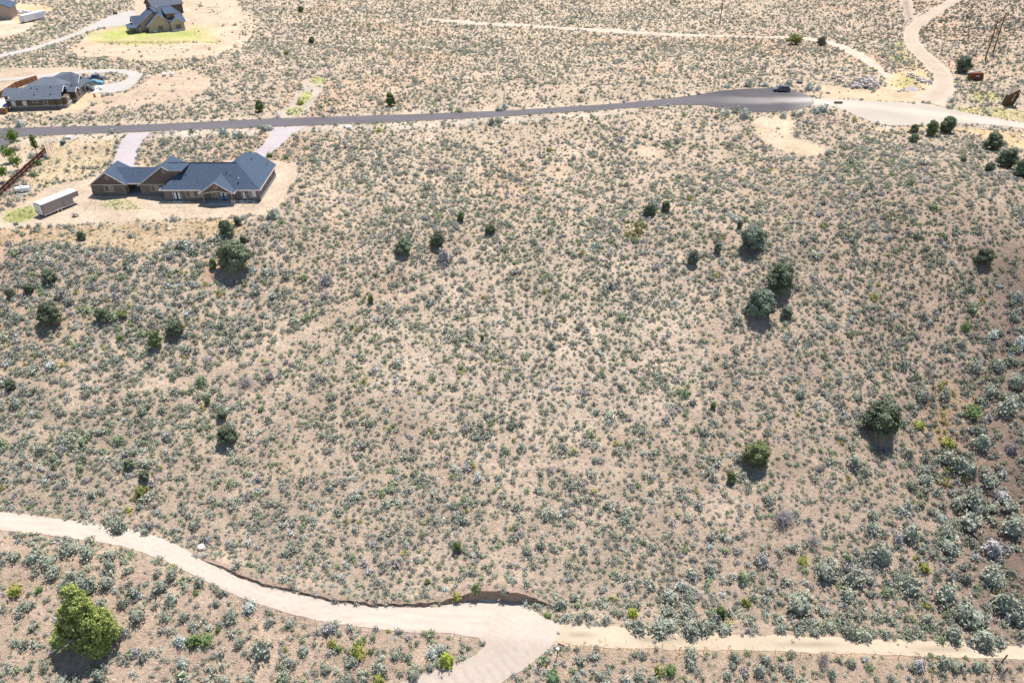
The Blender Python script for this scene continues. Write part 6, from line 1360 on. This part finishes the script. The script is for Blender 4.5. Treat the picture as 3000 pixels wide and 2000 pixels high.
boulder(2441, 232, 1.9, [.26, .21, .20], 'dark triangular boulder left of the stacked pair', 2); boulder(2470, 242, 1.9, [.56, .51, .47], 'pale rounded boulder right of the stacked pair', 3)
boulder(2342, 245, 2.4, [.12, .13, .14], 'blackish boulder among shrubs right of the parked grey car', 4); boulder(2425, 274, 1.6, [.40, .40, .42], 'tilted grey slab at the gravel edge past the turnaround', 0)
boulder(2683, 246, 2.0, [.32, .28, .28], 'big grey boulder in the green patch, left one', 1); boulder(2701, 242, 1.9, [.40, .36, .35], 'big grey boulder in the green patch, right one', 2)
boulder(2804, 134, 1.2, [.6, .55, .52], 'white rock in the sagebrush right of the winding road', 3); boulder(2996, 402, 1.0, [.6, .57, .56], 'pale rock in the tan field at the right edge', 4); boulder(2880, 380, .8, [.58, .54, .5], 'small white rock in the tan field', 1)
boulder(590, 1606, 1.5, [.58, .48, .38], 'pale buff outcrop boulder above the lower road bank', 2); boulder(1110, 725, 1.1, [.4, .3, .25], 'brown rock beside the dead shrub on mid slope', 0)
# gravel heap
o = MB(); cx_ = [(math.cos(a)*1.9, math.sin(a)*2.6, -.1) for a in np.linspace(0, 2*math.pi, 14)[:-1]]; o.v = cx_+[(math.cos(a)*.8, math.sin(a)*1.1, .75) for a in np.linspace(0, 2*math.pi, 14)[:-1]]+[(0, 0, 1.0)]
n = 13; o.f = [(i, (i+1) % n, n+(i+1) % n, n+i) for i in range(n)]+[(n+i, n+(i+1) % n, 2*n) for i in range(n)]; o.m = [0]*len(o.f); q = o.build('gravel_heap', M['gravel'], smooth=True); q.location = P(2673, 262); tag(q, 'grey gravel heap in front of the grey boulders', 'gravel heap')
# ---------------- old leaning shed -----------------------------------------------------------------------
o = root('old_shed', 2950, 308, -12, 'weathered brown headframe shack leaning right beside the gravel road', 'shed'); lean = .55
def lp(x_, y_, z_): return (x_+z_*.22, y_, z_)
wb = MB()
for k in range(9): wb.ext([lp(-1.3+k*.28, -1.1, 0), lp(-1.3+k*.28+.26, -1.1, 0), lp(-1.3+k*.28+.26, -1.1, 3.3 if k < 5 else 1.6), lp(-1.3+k*.28, -1.1, 3.3 if k < 5 else 1.6)], (0, .05, 0)) if k < 9 else None
e = wb.build('wall_boards', M['wood_pole'], o); e['kind'] = 'stuff'
for x_ in (.0, .6, 1.2): MB().bar(lp(x_, -1.08, 0), lp(x_, -1.08, 3.6), .12, .12).build('stud', M['wood_grey'], o)
MB().bar(lp(-1.3, -1.12, 3.5), lp(1.3, -1.12, 3.4), .12, .16).build('beam', M['wood_grey'], o); MB().bar(lp(-.1, -1.12, 2.2), lp(1.25, -1.12, 2.2), .1, .12).build('beam', M['wood_grey'], o)
MB().ext([lp(-1.3, -1.1, 0), lp(-1.3, 1.1, 0), lp(-1.3, 1.1, 3.3), lp(-1.3, -1.1, 3.3)], (.05, 0, 0)).build('side_wall', M['wood_pole'], o); MB().ext([lp(1.2, -1.1, 0), lp(1.2, 1.1, 0), lp(1.2, 1.1, 3.3), lp(1.2, -1.1, 3.3)], (.05, 0, 0)).build('side_wall', M['wood_dark'], o)
MB().ext([lp(-1.8, -1.5, 3.1), lp(.3, -1.5, 4.9), lp(.3, 1.5, 4.9), lp(-1.8, 1.5, 3.1)], (0, 0, .08)).build('roof', M['wood_grey'], o); MB().ext([lp(.3, -1.5, 4.9), lp(1.7, -1.5, 3.6), lp(1.7, 1.5, 3.6), lp(.3, 1.5, 4.9)], (0, 0, .08)).build('roof', M['wood_grey'], o)
MB().ext([lp(-1.4, -1.14, 3.2), lp(1.2, -1.14, 3.5), lp(.3, -1.14, 4.7)], (0, .05, 0)).build('gable', M['wood_pole'], o); MB().tube([lp(-1.2, -1.0, 3.2), lp(-1.3, -1.0, 5.0)], .07, 5).build('spar', M['wood_grey'], o)
# ---------------- rusty loading chute machinery -------------------------------------------------------------
o = root('ore_hopper', 2854, 234, 4, 'rusty red metal hopper with a pale tilted beam by the leaning juniper', 'machinery')
MB().ext([(-2.2, -1.0, .3), (2.4, -1.0, .3), (1.8, -1.0, 2.3), (-2.2, -1.0, 2.2)], (0, 1.4, 0)).build('hopper', M['rust'], o); MB().bar((-3.4, -.8, 2.5), (2.0, -.8, 3.5), .25, .2).build('beam', M['steel'], o); MB().bar((2.0, -.8, 3.5), (4.2, -.8, 4.6), .15, .15).build('arm', M['wood_grey'], o)
MB().bar((2.2, -.8, 3.4), (3.8, -.8, 2.2), .12, .12).build('brace', M['wood_grey'], o); MB().bar((3.8, -.8, 2.2), (3.9, -.8, 4.4), .12, .12).build('brace', M['wood_grey'], o); MB().box(-.4, .6, -1.05, -1.0, 1.3, 1.5).build('plate', M['white'], o)
for x_ in (-2.0, 0, 2.2): MB().tube([(x_, -.9, -.3), (x_, -.9, .4)], .08, 6).build('leg', M['rust'], o)
stake(2891, 267, 1.3, 'dark', 'short dark post in the grass left of the leaning shack', 'marker_post', .08, cat='post')
# ---------------- tilted barricade below the turnaround ---------------------------------------------------------
o = root('barricade', 2352, 332, 35, 'leaning grey guard rail piece on a post below the turnaround', 'barricade'); MB().bar((-1.0, 0, .5), (1.1, .2, 2.0), .1, .35).build('rail', M['steel'], o); MB().tube([(0, 0, -.2), (0, 0, 1.4)], .09, 6).build('post', M['wood_grey'], o)
stake(2345, 347, 1.1, 'dark', 'thin dark post just below the barricade', 'marker_post', cat='post')
o = root('log_pile', 2455, 304, -6, 'dark rotten log end lying at the gravel edge', 'log'); MB().tube([(-1.1, 0, .3), (1.2, .1, .35)], [.35, .3], 8).build('log', M['bark'], o); MB().tube([(-.3, .3, .2), (1.3, .5, .25)], [.25, .2], 7).build('log', M['bark_grey'], o)
stake(2449, 318, 1.4, 'wood_grey', 'pale signpost stub right of the white cabinet', 'marker_post', cat='post')
